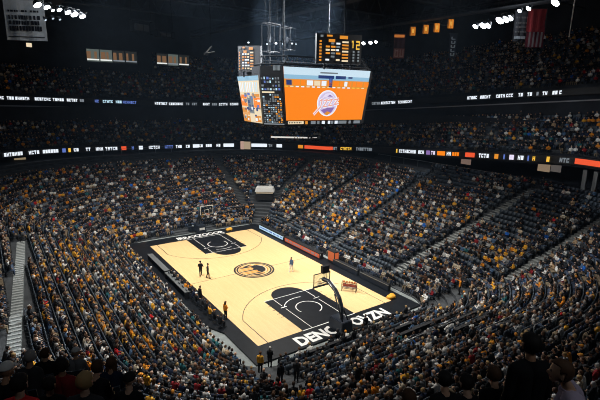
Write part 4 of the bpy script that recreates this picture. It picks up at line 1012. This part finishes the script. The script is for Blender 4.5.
SKINS = [mat('skin_a', (.50, .30, .20)), mat('skin_b', (.42, .23, .14), .55), mat('skin_c', (.20, .10, .06), .55), mat('skin_d', (.56, .36, .26), .55)]
EYE = mat('eye_dark', (.03, .02, .02), .3); LIP = mat('lips', (.36, .14, .12), .5)
TOPS = {'black': (.010, .011, .013), 'charcoal': (.035, .038, .043), 'navy': (.014, .022, .05), 'grey': (.17, .18, .19), 'pale grey': (.42, .43, .43), 'white': (.74, .73, .70), 'orange': (.74, .27, .025), 'gold': (.74, .38, .04),
        'tan': (.36, .25, .15), 'denim blue': (.07, .13, .23), 'dark red': (.24, .02, .025), 'brown': (.10, .05, .03), 'bright blue': (.02, .14, .55), 'teal': (.03, .14, .16), 'cream': (.58, .50, .38), 'bright red': (.62, .025, .03), 'purple grey': (.42, .36, .48), 'pink': (.6, .2, .26)}
TW = {'black': 40, 'charcoal': 16, 'navy': 11, 'grey': 8, 'pale grey': 7, 'white': 8, 'orange': 3, 'gold': 3, 'tan': 3, 'denim blue': 6, 'dark red': 3, 'brown': 4, 'bright blue': .7, 'teal': 1.5, 'cream': 3, 'bright red': .4}
TOPM = {k: mat('cloth_'+k.replace(' ', '_'), v, .85, spec=.15) for k, v in TOPS.items()}
HAIRC = {'black hair': (.012, .010, .010), 'brown hair': (.07, .035, .018), 'fair hair': (.38, .25, .11), 'grey hair': (.34, .33, .32), 'bald head': None, 'long dark hair': (.03, .018, .012), 'long brown hair': (.10, .05, .025), 'black cap': (.012, .012, .014), 'orange cap': (.72, .28, .03), 'white cap': (.7, .7, .68)}
HW = {'black hair': 20, 'brown hair': 22, 'fair hair': 10, 'grey hair': 12, 'bald head': 7, 'long dark hair': 9, 'long brown hair': 9, 'black cap': 9, 'orange cap': 4, 'white cap': 4}
HAIRM = {k: mat('head_'+k.replace(' ', '_'), v, .7, spec=.25) for k, v in HAIRC.items() if v}
LEGS = [mat('legs_black', (.012, .012, .015), .85), mat('legs_navy', (.02, .03, .055), .85), mat('legs_denim', (.07, .10, .16), .85), mat('legs_tan', (.22, .17, .11), .85)]
SHOE = mat('shoe_dark', (.02, .02, .02), .6); SHOEW = mat('shoe_white', (.6, .6, .6), .6)
def setm(o, m, i=0):
    o.material_slots[i].link = 'OBJECT'; o.material_slots[i].material = m
def person(pose, loc, rz, top, hair, skin, legs, label, group=None, cat='person', shoe=None, scale=1.0, name='person', topname='top'):
    o = link(name, pose['body']); o.location = loc; o.rotation_euler = (0, 0, rz); o.scale = (scale,)*3
    setm(o, skin, 0); setm(o, EYE, 1); setm(o, LIP, 2); tag(o, label, cat, group)
    def part(nm, me, m, lab=None):
        c_ = bpy.data.objects.new(nm, me); c_.parent = o; COL.objects.link(c_); setm(c_, m)
        if lab: c_['label'] = lab
    part(topname, pose['top'], TOPM[top] if isinstance(top, str) else top)
    part('trousers', pose['trousers'], legs); part('shoes', pose['shoes'], shoe or SHOE)
    if hair != 'bald head':
        k = 'cap' if 'cap' in hair else ('hair_long' if 'long' in hair else 'hair_short'); part('cap' if k == 'cap' else 'hair', pose[k], HAIRM[hair])
    return o
def wchoice(rng, W): ks = list(W); p = np.array([W[k] for k in ks], float); return ks[rng.choice(len(ks), p=p/p.sum())]

# --- people on and round the court
def face_to(x, y, tx, ty): return math.atan2(ty-y, tx-x)-PI/2
CP = [(0, (-8.5, -4.6), 'black', 'brown hair', 2, 'standing person in black at the left sideline beside the far end of the bench'),
      (1, (-7.9, -8.9), 'orange', 'long brown hair', 0, 'standing person in an orange top on the left sideline nearer the camera'),
      (3, (-5.9, 1.5), 'black', 'black hair', 3, 'left of two players in black on the maple left of the centre emblem'),
      (2, (-5.5, .5), 'charcoal', 'black hair', 2, 'right of two players in dark kit on the maple left of the centre emblem'),
      (2, (3.3, -2.8), 'denim blue', 'black hair', 1, 'player in blue top and white trousers alone right of the centre emblem'),
      (0, (-9.25, -17.5), 'gold', 'brown hair', 0, 'standing person in a gold shirt at the near left corner of the court'),
      (1, (-8.25, -17.2), 'black', 'grey hair', 0, 'grey haired person in a black suit standing right of the gold shirted person'),
      (0, (-9.2, -20.2), 'black', 'black hair', 2, 'person in black standing in the aisle behind the black suited person'),
      (1, (-8.4, -20.9), 'charcoal', 'grey hair', 0, 'person in a charcoal jacket standing second in the aisle behind the corner'),
      (2, (1.1, -17.5), 'black', 'brown hair', 0, 'person in black standing just right of the near hoop base'),
      (1, (4.6, -19.9), 'bright blue', 'black hair', 0, 'person in a bright blue top standing among the near floor seats'),
      (0, (6.4, -20.6), 'denim blue', 'fair hair', 3, 'person in pale denim standing in the near seats right of the bright blue top'),
      (1, (12.4, -19.9), 'tan', 'brown hair', 1, 'person in tan standing at the right edge of the pale floor near the corner'),
      (0, (11.6, -16.9), 'black', 'grey hair', 0, 'person in black standing behind the pale floor near the right corner'),
      (4, (12.9, -18.3), 'orange', 'brown hair', 0, 'person in orange standing on the pale floor in the near right corner')]
for ps, (x, y), top, hr, sk, lab in CP:
    z = .055 if abs(x) < 9.01 and abs(y) < 16.56 else max(-.1, zlow(ring_d(x, y)) if ring_d(x, y) > 0 else -.1)
    tgt = (0, -4) if ps != 3 else (-2, 6)
    legs = LEGS[0]; sh = SHOE
    if 'white trousers' in lab: legs = mat('legs_white', (.72, .72, .7), .8); sh = SHOEW
    person(STAND[ps], (x, y, z), face_to(x, y, *tgt)+.2*(sk-1), top, hr, SKINS[sk], legs, lab, shoe=sh, name='player' if 'player' in lab else 'person')
# row of bench players on the left sideline
def chair_parts():
    q = MB(); q.box((0, .02, .36), (.44, .44, .05)); seat = q.build('seat', M_PAD, None, bevel=.015)
    q = MB(); q.box((0, -.22, .72), (.42, .05, .36)); back = q.build('backrest', M_PAD, None, bevel=.015)
    legs = []
    for sx in (-1, 1):
        q = MB(); q.tube([(sx*.2, -.22, .86), (sx*.2, -.2, .44), (sx*.2, .2, .0)], .014, 0, 6); q.tube([(sx*.2, .2, .42), (sx*.2, -.2, .0)], .014, 0, 6); legs.append(q.build('leg_frame', M_SEATMET))
    q = MB(); q.tube([(-.2, -.1, .1), (.2, -.1, .1)], .01, 0, 5); legs.append(q.build('cross_bar', M_SEATMET))
    L = [seat, back]+legs; ms = [(o.name.split('.')[0], o.data) for o in L]
    for o in L: bpy.data.objects.remove(o)
    return ms
CHAIR = chair_parts()
def put_chair(loc, rz, label, group):
    e = bpy.data.objects.new('folding_chair', None); COL.objects.link(e); e.location = loc; e.rotation_euler = (0, 0, rz); tag(e, label, 'chair', group)
    for nm, me in CHAIR: c_ = bpy.data.objects.new(nm, me); c_.parent = e; COL.objects.link(c_)
    return e
rb = np.random.default_rng(3)
ordn = ['first', 'second', 'third', 'fourth', 'fifth', 'sixth', 'seventh', 'eighth', 'ninth', 'tenth', 'eleventh', 'twelfth', 'thirteenth', 'fourteenth', 'fifteenth']
for k in range(13):
    y = 2.8-1.02*k-.6; top = ['black', 'black', 'charcoal', 'black', 'orange', 'black', 'navy', 'black', 'charcoal', 'black', 'gold', 'black', 'black'][k]
    put_chair((-9.0, y, .055), -PI/2, 'black folding chair on the left sideline bench, %s from the far end' % ordn[k], 'left sideline bench chairs')
    hr = wchoice(rb, HW); person(POSES[rb.integers(8)], (-9.0, y, .055), -PI/2+rb.uniform(-.2, .2), top, hr, SKINS[rb.integers(4)], LEGS[0], 'person in %s with %s on the left bench, %s from the far end' % (top, hr, ordn[k]), 'people on the left bench')

# --- people close to the camera on the near upper deck
NEARP = [(0, (-23.0, -36.56, 15.96), 'charcoal', 'fair hair', 'fair haired person in dark clothes at the lower left corner area, lit from above'),
         (3, (-23.52, -33.12, 14.64), 'charcoal', 'grey hair', 'grey haired person in the dark group at the lower left'),
         (2, (-23.21, -32.25, 14.16), 'black', 'brown hair', 'brown haired person in black just right of the grey haired one, lower left'),
         (7, (-23.1, -34.59, 15.12), 'dark red', 'black hair', 'dark haired person in a dark red top at the lower left'),
         (1, (-22.61, -32.36, 14.04), 'grey', 'white cap', 'person in a white cap and grey top at the lower left'),
         (0, (-23.75, -36.77, 16.31), 'bright red', 'black hair', 'dark haired person with a bright red garment at the bottom left'),
         (2, (-23.39, -35.98, 15.69), 'black', 'black hair', 'black haired person in black between red garment and fair hair, bottom left'),
         (5, (-23.91, -34.9, 15.55), 'black', 'white cap', 'person in a white cap cut off by the left picture edge'),
         (6, (-22.69, -35.76, 15.23), 'black', 'brown hair', 'person in black leaning forward right of the fair haired person, bottom left'),
         (6, (-22.25, -34.45, 14.56), 'navy', 'long brown hair', 'person in navy with long brown hair leaning forward, lower left'),
         (6, (-22.35, -36.37, 15.32), 'black', 'black cap', 'person in a black cap leaning forward at the bottom left'),
         ('S', (-18.67, -40.42, 17.03), 'black', 'black hair', 'large dark silhouette of a person close to the camera at lower right'),
         (6, (-19.35, -41.05, 17.28), 'purple grey', 'brown hair', 'brown haired person in a purple grey shirt leaning over beside the large dark silhouette'),
         (6, (-19.84, -39.61, 16.27), 'dark red', 'brown hair', 'brown head leaning into the bottom of the picture, right of the middle'),
         (6, (-19.15, -39.61, 16.02), 'black', 'black hair', 'black haired person leaning forward at the bottom, left of the silhouette'),
         (3, (-17.95, -39.21, 15.69), 'black', 'black hair', 'dark person sitting left of the large silhouette at lower right'),
         (5, (-18.52, -39.92, 16.22), 'black', 'brown hair', 'person in black just in front of the large silhouette')]
HEADZ = {i: None for i in range(8)}
def head_of(kw): Lb, hc, _ = body_limbs(**kw); return hc
PKW = [dict(arms='lap'), dict(arms='clap', lean=.12, yaw=.25), dict(arms='cross', yaw=-.3), dict(arms='lap', lean=.28, yaw=.2, nod=-.1, fem=True), dict(arms='phone', nod=.45, fem=True), dict(arms='chin', lean=.3, yaw=-.15), dict(arms='knee', lean=.35, nod=-.2), dict(arms='lap', yaw=.5, fem=True, lean=-.08)]
SEAT_SPOTS = []
for k, (ps, hp, top, hr, lab) in enumerate(NEARP):
    rz = math.atan2(DF[1], DF[0])-PI/2+rb.uniform(-.12, .12)
    if 'purple grey' in lab: rz += 1.15
    hc = head_of(PKW[ps] if ps != 'S' else dict(seated=False, arms='down')); c_, s_ = math.cos(rz), math.sin(rz); off = (hc[0]*c_-hc[1]*s_, hc[0]*s_+hc[1]*c_)
    x, y = hp[0]-off[0], hp[1]-off[1]; s = float((np.array([x, y])-CAM[:2])@DF); la = float((np.array([x, y])-CAM[:2])@DL); zf = deck_z(.8*math.floor(s/.8)+.4, la)
    sc = float(np.clip((hp[2]-zf)/hc[2], .92, 1.13)); person(POSES[ps] if ps != 'S' else STAND[0], (x, y, zf), rz, top, hr, SKINS[k % 2 if k % 5 else 3], LEGS[k % 2], lab, scale=sc)
    if ps != 'S': SEAT_SPOTS.append((x, y, zf, rz, lab))

# ------------------------------------------------------------------ stadium seats (one of each kind, then copies)
def seat_parts(folded):
    q = MB(); n = 6
    for i in range(n):   # curved back shell
        a0, a1 = -.5+i/n, -.5+(i+1)/n
        for (z0, z1, y0, y1) in ((.42, .66, -.17, -.21), (.66, .90, -.21, -.27)):
            P = []
            for (a, z, y) in ((a0, z0, y0), (a1, z0, y0), (a1, z1, y1), (a0, z1, y1)): P.append((a*.46, y+.05*(abs(a*2)**2), z))
            Q = [(x, y-.035, z) for x, y, z in P]; q.add(P+Q, [(3, 2, 1, 0), (4, 5, 6, 7), (0, 1, 5, 4), (2, 3, 7, 6), (1, 2, 6, 5), (3, 0, 4, 7)])
    back = q.build('backrest', M_NAVYSEAT)
    q = MB()
    if folded: q.box((0, -.10, .62), (.43, .06, .40), tilt=.16)
    else: q.box((0, .05, .345), (.43, .42, .07))
    pan = q.build('seat_pan', M_NAVYSEAT2, bevel=.02)
    L = [back, pan]
    for sx in (-1, 1): q = MB(); q.box((sx*.243, -.05, .52), (.034, .30, .035)); q.box((sx*.243, -.16, .36), (.03, .08, .34)); L.append(q.build('armrest', M_SEATMET))
    q = MB(); q.box((0, -.14, .17), (.08, .1, .32)); q.box((0, -.12, .02), (.22, .24, .03)); L.append(q.build('pedestal', M_SEATMET))
    ms = [(o.name.split('.')[0], o.data) for o in L]
    for o in L: bpy.data.objects.remove(o)
    return ms
SEAT_OPEN, SEAT_FOLD = seat_parts(False), seat_parts(True)
def put_seat(loc, rz, folded, label, group):
    e = bpy.data.objects.new('stadium_seat', None); COL.objects.link(e); e.location = loc; e.rotation_euler = (0, 0, rz); tag(e, label, 'seat', group)
    for nm, me in (SEAT_FOLD if folded else SEAT_OPEN): c_ = bpy.data.objects.new(nm, me); c_.parent = e; COL.objects.link(c_)
for x, y, z, rz, lab in SEAT_SPOTS:
    put_seat((x, y, z), rz, False, ('dark seat under the '+' '.join(lab.split()[:12])).rstrip(','), 'seats on the near deck')

# ------------------------------------------------------------------ who sits where in the lower bowl
def side_name(x, y, nx, ny):
    if nx < -.8: return 'left stand'
    if ny < -.8: return 'near stand'
    if nx > .8: return 'right stand'
    if ny > .8: return 'far stand'
    return {(-1, 1): 'far left corner', (1, 1): 'far right corner', (1, -1): 'near right corner', (-1, -1): 'near left corner'}[(int(np.sign(nx)), int(np.sign(ny)))]
def near_zone(x, y, zones): return any((x-a)**2+(y-b2)**2 < r*r for a, b2, r in zones)
EMPTY_Z = [(28, -15.5, 4.8), (31, -19, 3.5), (31.5, -4.5, 3.6), (31.5, 1, 2.6), (24.5, -17.5, 2.6), (29, -24.5, 2)]
GOLD_Z = [(18.3, -18.6, 2.5), (-19, 3.5, 3.2), (-16.5, 8, 3), (17.2, 16, 4), (-21, -4, 1.6), (30, -21.5, 1.5), (-16, -12, 2.4), (-18.5, -9, 2), (-13.5, -10, 1.6), (24, -7.5, 1.5), (15, 6, 1.8)]
rng = np.random.default_rng(42)
PEOPLE = []; SEATS = []
for i in range(NROW):
    L = loop(i*ROWD+.6, .53)
    for j, (x, y, nx, ny, k) in enumerate(L):
        d = i*ROWD+.6; z = zrow(i)
        if any(seg_dist(x, y, a, b2) < .78 for a, b2, *_ in AISLES): continue
        if seg_dist(x, y, SW0, SW1) < .72: continue
        if math.hypot(x-TX, y-TY) < 2.7 or (seg_dist(x, y, (TX, TY), (TX-3.4, TY-4.4)) < 1.3): continue
        if ((x-11.2)/3.0)**2+((y+18.3)/1.5)**2 < 1: continue
        if -10.4 < x < -8.1 and y < -14 and i < 7: continue
        if x < -8.6 and abs(y) < 16.6 and i == 0 and y < -12: pass
        if i < 2 and y > 0 and abs(x) < 3.4: continue
        if (ny > .25 and i >= 22) or (ny <= .25 and nx > 0 and y > 2 and i >= 24) or (nx < -.5 and i >= 23): continue
        px, py, zz = project(np.array([x, y, z+.8]))
        if zz < 1 or px < -110 or px > 720 or py > 450 or py < 100: continue
        rz = math.atan2(-ny, -nx)-PI/2
        p_occ = .93
        if near_zone(x, y, EMPTY_Z): p_occ = .22
        if nx > .8 and 1 <= i <= 3 and -12 < y < 17: p_occ = .25 if i < 3 else .45
        if nx > .8 and 6 <= i <= 8 and y < -1: p_occ = .7
        if ny < -.8 and i < 9: p_occ = .72
        occ = rng.random() < p_occ
        SEATS.append((x, y, z, rz, occ, math.dist((x, y, z), CAM), i, nx, ny, j))
        if occ:
            W = dict(TW)
            if near_zone(x, y, GOLD_Z): W['gold'] = 34; W['orange'] = 16
            elif nx < -.8 or (nx < 0 and ny > .3): W['gold'] = 8; W['orange'] = 5; W['dark red'] = 3
            if ny > .5: W['black'] = 62; W['white'] = 5; W['pale grey'] = 5
            if i > 15: W['black'] = 64; W['charcoal'] = 26
            if ny < -.8 and i < 9: W['black'] = 70; W['gold'] = W['orange'] = 1.5; W['dark red'] = 1
            st = rng.random() < .035
            PEOPLE.append(dict(x=x+rng.uniform(-.04, .04), y=y+rng.uniform(-.04, .04), z=z, rz=rz+rng.uniform(-.12, .12), top=wchoice(rng, W), hair=wchoice(rng, HW), skin=int(rng.integers(4)), legs=int(rng.integers(4)), stand=st, row=i, side=side_name(x, y, nx, ny), j=j,
                               dist=math.dist((x, y, z), CAM), px=float(px), py=float(py), pose=int(rng.integers(8))))
print('people', len(PEOPLE), 'seats', len(SEATS))
PEOPLE.sort(key=lambda q: q['dist']); SEATS.sort(key=lambda q: q[5])
IND = [q for q in PEOPLE if q['py'] < 396 and 4 < q['px'] < 596][:252]
ids = set(id(q) for q in IND); REST = [q for q in PEOPLE if id(q) not in ids]
# labels: own look, then neighbours in the row, then the row in front
bykey = {(q['row'], q['j']): q for q in PEOPLE}
used = {}
rowword = ['floor', 'second', 'third', 'fourth', 'fifth', 'sixth', 'seventh', 'eighth', 'ninth', 'tenth', 'eleventh', 'twelfth', 'thirteenth', 'fourteenth', 'fifteenth', 'sixteenth', 'seventeenth', 'eighteenth', 'nineteenth', 'twentieth'] + ['upper']*10
cand = []
for q in IND:
    a, b2 = bykey.get((q['row'], q['j']-1)), bykey.get((q['row'], q['j']+1))
    na = a['top'] if a else 'a gap'; nb = b2['top'] if b2 else 'a gap'
    base = 'person in %s, %s' % (q['top'], q['hair'])
    verb = 'standing' if q['stand'] else 'seated'
    q['lab'] = '%s, %s between %s and %s, %s' % (base, verb, na, nb, q['side'])
    cand.append(q['lab'])
from collections import Counter
cnt = Counter(cand)
for q in IND:
    if cnt[q['lab']] > 1: q['lab'] = q['lab'].replace(', '+q['side'], ', %s row, %s' % (rowword[q['row']], q['side']))
cnt = Counter(q['lab'] for q in IND); print('duplicate labels', sum(v for v in cnt.values() if v > 1))
seen = {}
for q in IND:
    if cnt[q['lab']] > 1:
        seen.setdefault(q['lab'], []).append(q)
for lab, qs in seen.items():
    qs.sort(key=lambda q: q['px'])
    for k, q in enumerate(qs): q['lab'] = lab.replace('person', '%s person' % (['leftmost', 'rightmost'] if len(qs) == 2 else ['leftmost', 'middle', 'rightmost', 'last'])[min(k, 3)])
for q in IND:
    ps = STAND[q['pose'] % 3] if q['stand'] else POSES[q['pose']]
    person(ps, (q['x'], q['y'], q['z']), q['rz'], q['top'], q['hair'], SKINS[q['skin']], LEGS[q['legs']], q['lab'], 'spectators in the '+q['side'], scale=.94+.1*((q['j']*37) % 11)/11)

# ------------------------------------------------------------------ the uncountable rest of the crowd, one object per stand
def tri_template(parts):
    """parts: (p0, p1, r0, r1, region, n) tapered limbs or ('ball', c, r, region)"""
    V, F, R = [], [], []
    def ball(c, r, reg, half=None, nu=8, nv=6):
        b = len(V); rows = []
        for j in range(nv+1):
            a = -PI/2+PI*j/nv
            for k in range(nu): V.append((c[0]+r[0]*math.cos(a)*math.cos(2*PI*k/nu), c[1]+r[1]*math.cos(a)*math.sin(2*PI*k/nu), c[2]+r[2]*math.sin(a)))
        for j in range(nv):
            for k in range(nu):
                p = b+j*nu+k; q = b+j*nu+(k+1) % nu
                if half and not half(j): continue
                F.append((p, q, q+nu)); R.append(reg); F.append((p, q+nu, p+nu)); R.append(reg)
    def limb(p0, p1, r0, r1, reg, n=6, flat=1.):
        p0, p1 = np.array(p0, float), np.array(p1, float); t = p1-p0; t /= np.linalg.norm(t); a = np.cross(t, [0, 1., 0] if abs(t[1]) < .9 else [1., 0, 0]); a /= np.linalg.norm(a); c_ = np.cross(t, a); b = len(V)
        for p, r in ((p0-t*r0*.35, r0*.6), (p0, r0), (p1, r1), (p1+t*r1*.35, r1*.6)):
            for k in range(n):
                o = (a*math.cos(2*PI*k/n)+c_*math.sin(2*PI*k/n)*flat)*r; V.append(tuple(p+o))
        for j in range(3):
            for k in range(n): p = b+j*n+k; q = b+j*n+(k+1) % n; F.append((p, q, q+n)); R.append(reg); F.append((p, q+n, p+n)); R.append(reg)
        for k in range(1, n-1): F.append((b, b+k+1, b+k)); R.append(reg); F.append((b+3*n, b+3*n+k, b+3*n+k+1)); R.append(reg)
    for p in parts: (ball if p[0] == 'ball' else limb)(*p[1:])
    return np.array(V), np.array(F), np.array(R)
SKIN_, TOP_, HAIR_, LEG_, SHOE_ = range(5)
def person_lod(seated=True, lean=0., arms=0, detail=True):
    h = .5 if seated else .93; P = []
    def t(v): q = rotx(np.array(v, float), -lean); return (q[0], q[1], q[2]+h)
    P.append(('limb', t((0, 0, 0)), t((0, -.01, .40)), .185, .20, TOP_, 8 if detail else 6, .62))
    P.append(('limb', t((0, -.01, .38)), t((0, 0, .50)), .19, .09, TOP_, 8 if detail else 6, .6))
    hd = t((0, .03, .67)); P.append(('ball', hd, (.088, .105, .125), SKIN_))
    P.append(('ball', (hd[0], hd[1]-.016, hd[2]+.014), (.102, .115, .132), HAIR_, (lambda j: j >= 3)))
    P.append(('ball', (hd[0], hd[1]-.042, hd[2]-.01), (.092, .09, .115), HAIR_, (lambda j: j >= 2)))
    for s in (-1, 1):
        S = t((s*.20, -.01, .42))
        if arms == 0: E_, W_ = t((s*.25, .02, .17)), (s*.12, .28, h+.12)
        elif arms == 1: E_, W_ = t((s*.24, .12, .21)), t((s*.04, .32, .34))
        else: E_, W_ = t((s*.25, .06, .2)), t((-s*.05, .2, .24))
        if not seated and arms == 0: W_ = t((s*.26, .06, -.07))
        P.append(('limb', S, E_, .06, .048, TOP_, 5)); P.append(('limb', E_, W_, .046, .036, TOP_, 5))
        if detail: P.append(('limb', W_, tuple(np.array(W_)+np.array([-s*.02, .06, .0])), .035, .028, SKIN_, 5))
        if seated:
            P.append(('limb', (s*.09, 0, h-.02), (s*.12, .43, h), .095, .07, LEG_, 6)); P.append(('limb', (s*.12, .43, h), (s*.13, .45, .08), .065, .045, LEG_, 5))
            P.append(('limb', (s*.13, .42, .045), (s*.15, .6, .04), .045, .036, SHOE_, 5))
        else:
            P.append(('limb', (s*.09, 0, h), (s*.1, .02, .5), .10, .068, LEG_, 6)); P.append(('limb', (s*.1, .02, .5), (s*.1, 0, .08), .066, .046, LEG_, 5)); P.append(('limb', (s*.1, -.03, .045), (s*.12, .16, .04), .045, .036, SHOE_, 5))
    return tri_template(P)
LODS = [person_lod(), person_lod(lean=.25, arms=1), person_lod(lean=.1, arms=2), person_lod(lean=-.06), person_lod(lean=.4, arms=0)]
LODS_ST = [person_lod(False), person_lod(False, arms=2), person_lod(False, arms=1)]
PAL = []; PALI = {}
def pal(m):
    if m.name not in PALI: PALI[m.name] = len(PAL); PAL.append(m)
    return PALI[m.name]
for m in [*TOPM.values(), *HAIRM.values(), *SKINS, *LEGS, SHOE]: pal(m)
def mass(name, items, label, group=None, mats=None):
    """items: (template, x, y, z, rz, scale, [material index per region])"""
    Vs, Fs, Ms = [], [], []; n = 0
    for (tp, x, y, z, rz, sc, mm) in items:
        V, F, R = tp; c_, s_ = math.cos(rz)*sc, math.sin(rz)*sc
        Vs.append(np.stack([V[:, 0]*c_-V[:, 1]*s_+x, V[:, 0]*s_+V[:, 1]*c_+y, V[:, 2]*sc+z], 1)); Fs.append(F+n); Ms.append(np.array(mm)[R]); n += len(V)
    V = np.concatenate(Vs); F = np.concatenate(Fs); M = np.concatenate(Ms)
    me = bpy.data.meshes.new(name); me.vertices.add(len(V)); me.vertices.foreach_set('co', V.ravel()); me.loops.add(F.size); me.loops.foreach_set('vertex_index', F.ravel().astype(np.int32))
    me.polygons.add(len(F)); me.polygons.foreach_set('loop_start', np.arange(0, F.size, 3, dtype=np.int32)); me.polygons.foreach_set('material_index', M.astype(np.int32))
    me.polygons.foreach_set('use_smooth', np.ones(len(F), bool))
    for m in (mats or PAL): me.materials.append(m)
    me.update(calc_edges=True); me.validate()
    o = link(name, me); tag(o, label, 'crowd' if 'crowd' in name else 'seats', group, 'stuff'); return o
def lod_item(q):
    sk = pal(SKINS[q['skin']]); hr = sk if q['hair'] == 'bald head' else pal(HAIRM[q['hair']])
    tp = LODS_ST[q['pose'] % 3] if q['stand'] else LODS[q['pose'] % 5]
    return (tp, q['x'], q['y'], q['z'], q['rz'], .92+.14*((q['j']*53+q['row']*17) % 13)/13, [sk, pal(TOPM[q['top']]), hr, pal(LEGS[q['legs']]), pal(SHOE)])
groups = {}
for q in REST: groups.setdefault({'near left corner': 'left stand', 'far left corner': 'far stand', 'far right corner': 'far stand', 'near right corner': 'right stand'}.get(q['side'], q['side']), []).append(q)
for k, v in groups.items(): mass('spectator_crowd', [lod_item(q) for q in v], 'dense seated crowd filling the %s lower rows beyond the nearest spectators' % k.replace(' stand', ' hand' if k[:4] in ('left', 'righ') else ''))
# upper decks: rows of spectators in the gloom
def deck_people(d0, z0, rise, rows, part, zf, seed, occ=.82, depth=.8, i0=0):
    rg = np.random.default_rng(seed); out = []; st = []
    W = dict(TW); W['black'] = 34; W['charcoal'] = 20; W['white'] = 6
    for i in range(i0, rows):
        for j, (x, y, nx, ny, k) in enumerate(loop(d0+depth*i+.55, .56, part)):
            z = z0+rise*i+zf(x, y); px, py, zz = project(np.array([x, y, z+.8]))
            if zz < 1 or px < -70 or px > 690 or py < -10 or py > 300: continue
            if j % 26 in (0, 1): continue
            rz = math.atan2(-ny, -nx)-PI/2; st.append((x, y, z, rz))
            if rg.random() < occ: out.append(dict(x=x, y=y, z=z, rz=rz+rg.uniform(-.2, .2), top=wchoice(rg, W), hair=wchoice(rg, HW), skin=int(rg.integers(4)), legs=int(rg.integers(4)), stand=rg.random() < .03, row=i, j=j, pose=int(rg.integers(8))))
    return out, st
A_, SA = deck_people(24.5, 10.15, .58, NM, UP, tilt, 1); B2_, SB_ = deck_people(32, 18.3, .55, 8, UP, tilt2, 2); C_, SCc = deck_people(32, 18.3, .55, 16, (3, 6), tilt2, 3, .78, i0=8)
mass('spectator_crowd', [lod_item(q) for q in A_], 'dim crowd on the middle deck between the two ribbon boards')
mass('spectator_crowd', [lod_item(q) for q in B2_+C_], 'very dark crowd on the top deck under the roof')

# ------------------------------------------------------------------ seats: the nearest 281 one by one, the rest as rows
def seat_template(folded):
    V, F, R = [], [], []
    for nm, me in (SEAT_FOLD if folded else SEAT_OPEN):
        b = len(V); V += [v.co[:] for v in me.vertices]; reg = {'backrest': 0, 'seat_pan': 1}.get(nm, 2)
        me.calc_loop_triangles()
        for t in me.loop_triangles: F.append(tuple(i+b for i in t.vertices)); R.append(reg)
    return np.array(V), np.array(F), np.array(R)
def box_seat(folded):
    P = MB(); P.box((0, -.21, .67), (.45, .06, .46), 0, 0, .1)
    if folded: P.box((0, -.11, .62), (.42, .05, .38), 1, 0, .16)
    else: P.box((0, .05, .43), (.42, .42, .06), 1)
    P.box((0, -.14, .2), (.1, .1, .42), 2)
    F = []; R = []
    for f, m in zip(P.F, P.M): F += [(f[0], f[1], f[2]), (f[0], f[2], f[3])]; R += [m, m]
    return np.array(P.V), np.array(F), np.array(R)
def trim16(t): return t if len(t.split()) <= 16 else t.replace(' row, ', ' row ').replace(' stand', '').replace('a gap', 'gap')
indkey = {(q['row'], q['j']): q for q in IND}
vis = [s for s in SEATS if project(np.array([s[0], s[1], s[2]+.7]))[1] < 396 and 2 < project(np.array([s[0], s[1], s[2]+.7]))[0] < 598 and ((not s[4]) or (s[6], s[9]) in indkey)]
nearS = vis[:278]; nid = set(id(s) for s in nearS)
for (x, y, z, rz, occ, dist, i, nx, ny, j) in nearS:
    sd = side_name(x, y, nx, ny)
    if occ: put_seat((x, y, z), rz, False, trim16('seat under '+indkey[(i, j)]['lab'].replace(' seated', '').replace('person in ', '')), 'occupied seats in the '+sd)
    else:
        a, b2 = bykey.get((i, j-1)), bykey.get((i, j+1))
        put_seat((x, y, z), rz, True, 'empty seat between %s and %s, %s row, %s' % (a['top']+' top' if a else 'a gap', b2['top']+' top' if b2 else 'a gap', rowword[i], sd), 'empty seats in the '+sd)
BF, BO = box_seat(True), box_seat(False)
rest = [s for s in SEATS if id(s) not in nid]
mass('stadium_seating', [((BO if s[4] else BF), s[0], s[1], s[2], s[3], 1., [0, 1, 2]) for s in rest], 'rows of dark navy stadium seats in the lower stands beyond the nearest', mats=[M_NAVYSEAT, M_NAVYSEAT2, M_SEATMET])
mass('stadium_seating', [(BO, x, y, z, rz, 1., [0, 1, 2]) for x, y, z, rz in SA+SB_+SCc], 'rows of dark seats on the middle and top decks', mats=[M_NAVYSEAT, M_NAVYSEAT2, M_SEATMET])
print('objects', len(bpy.data.objects))
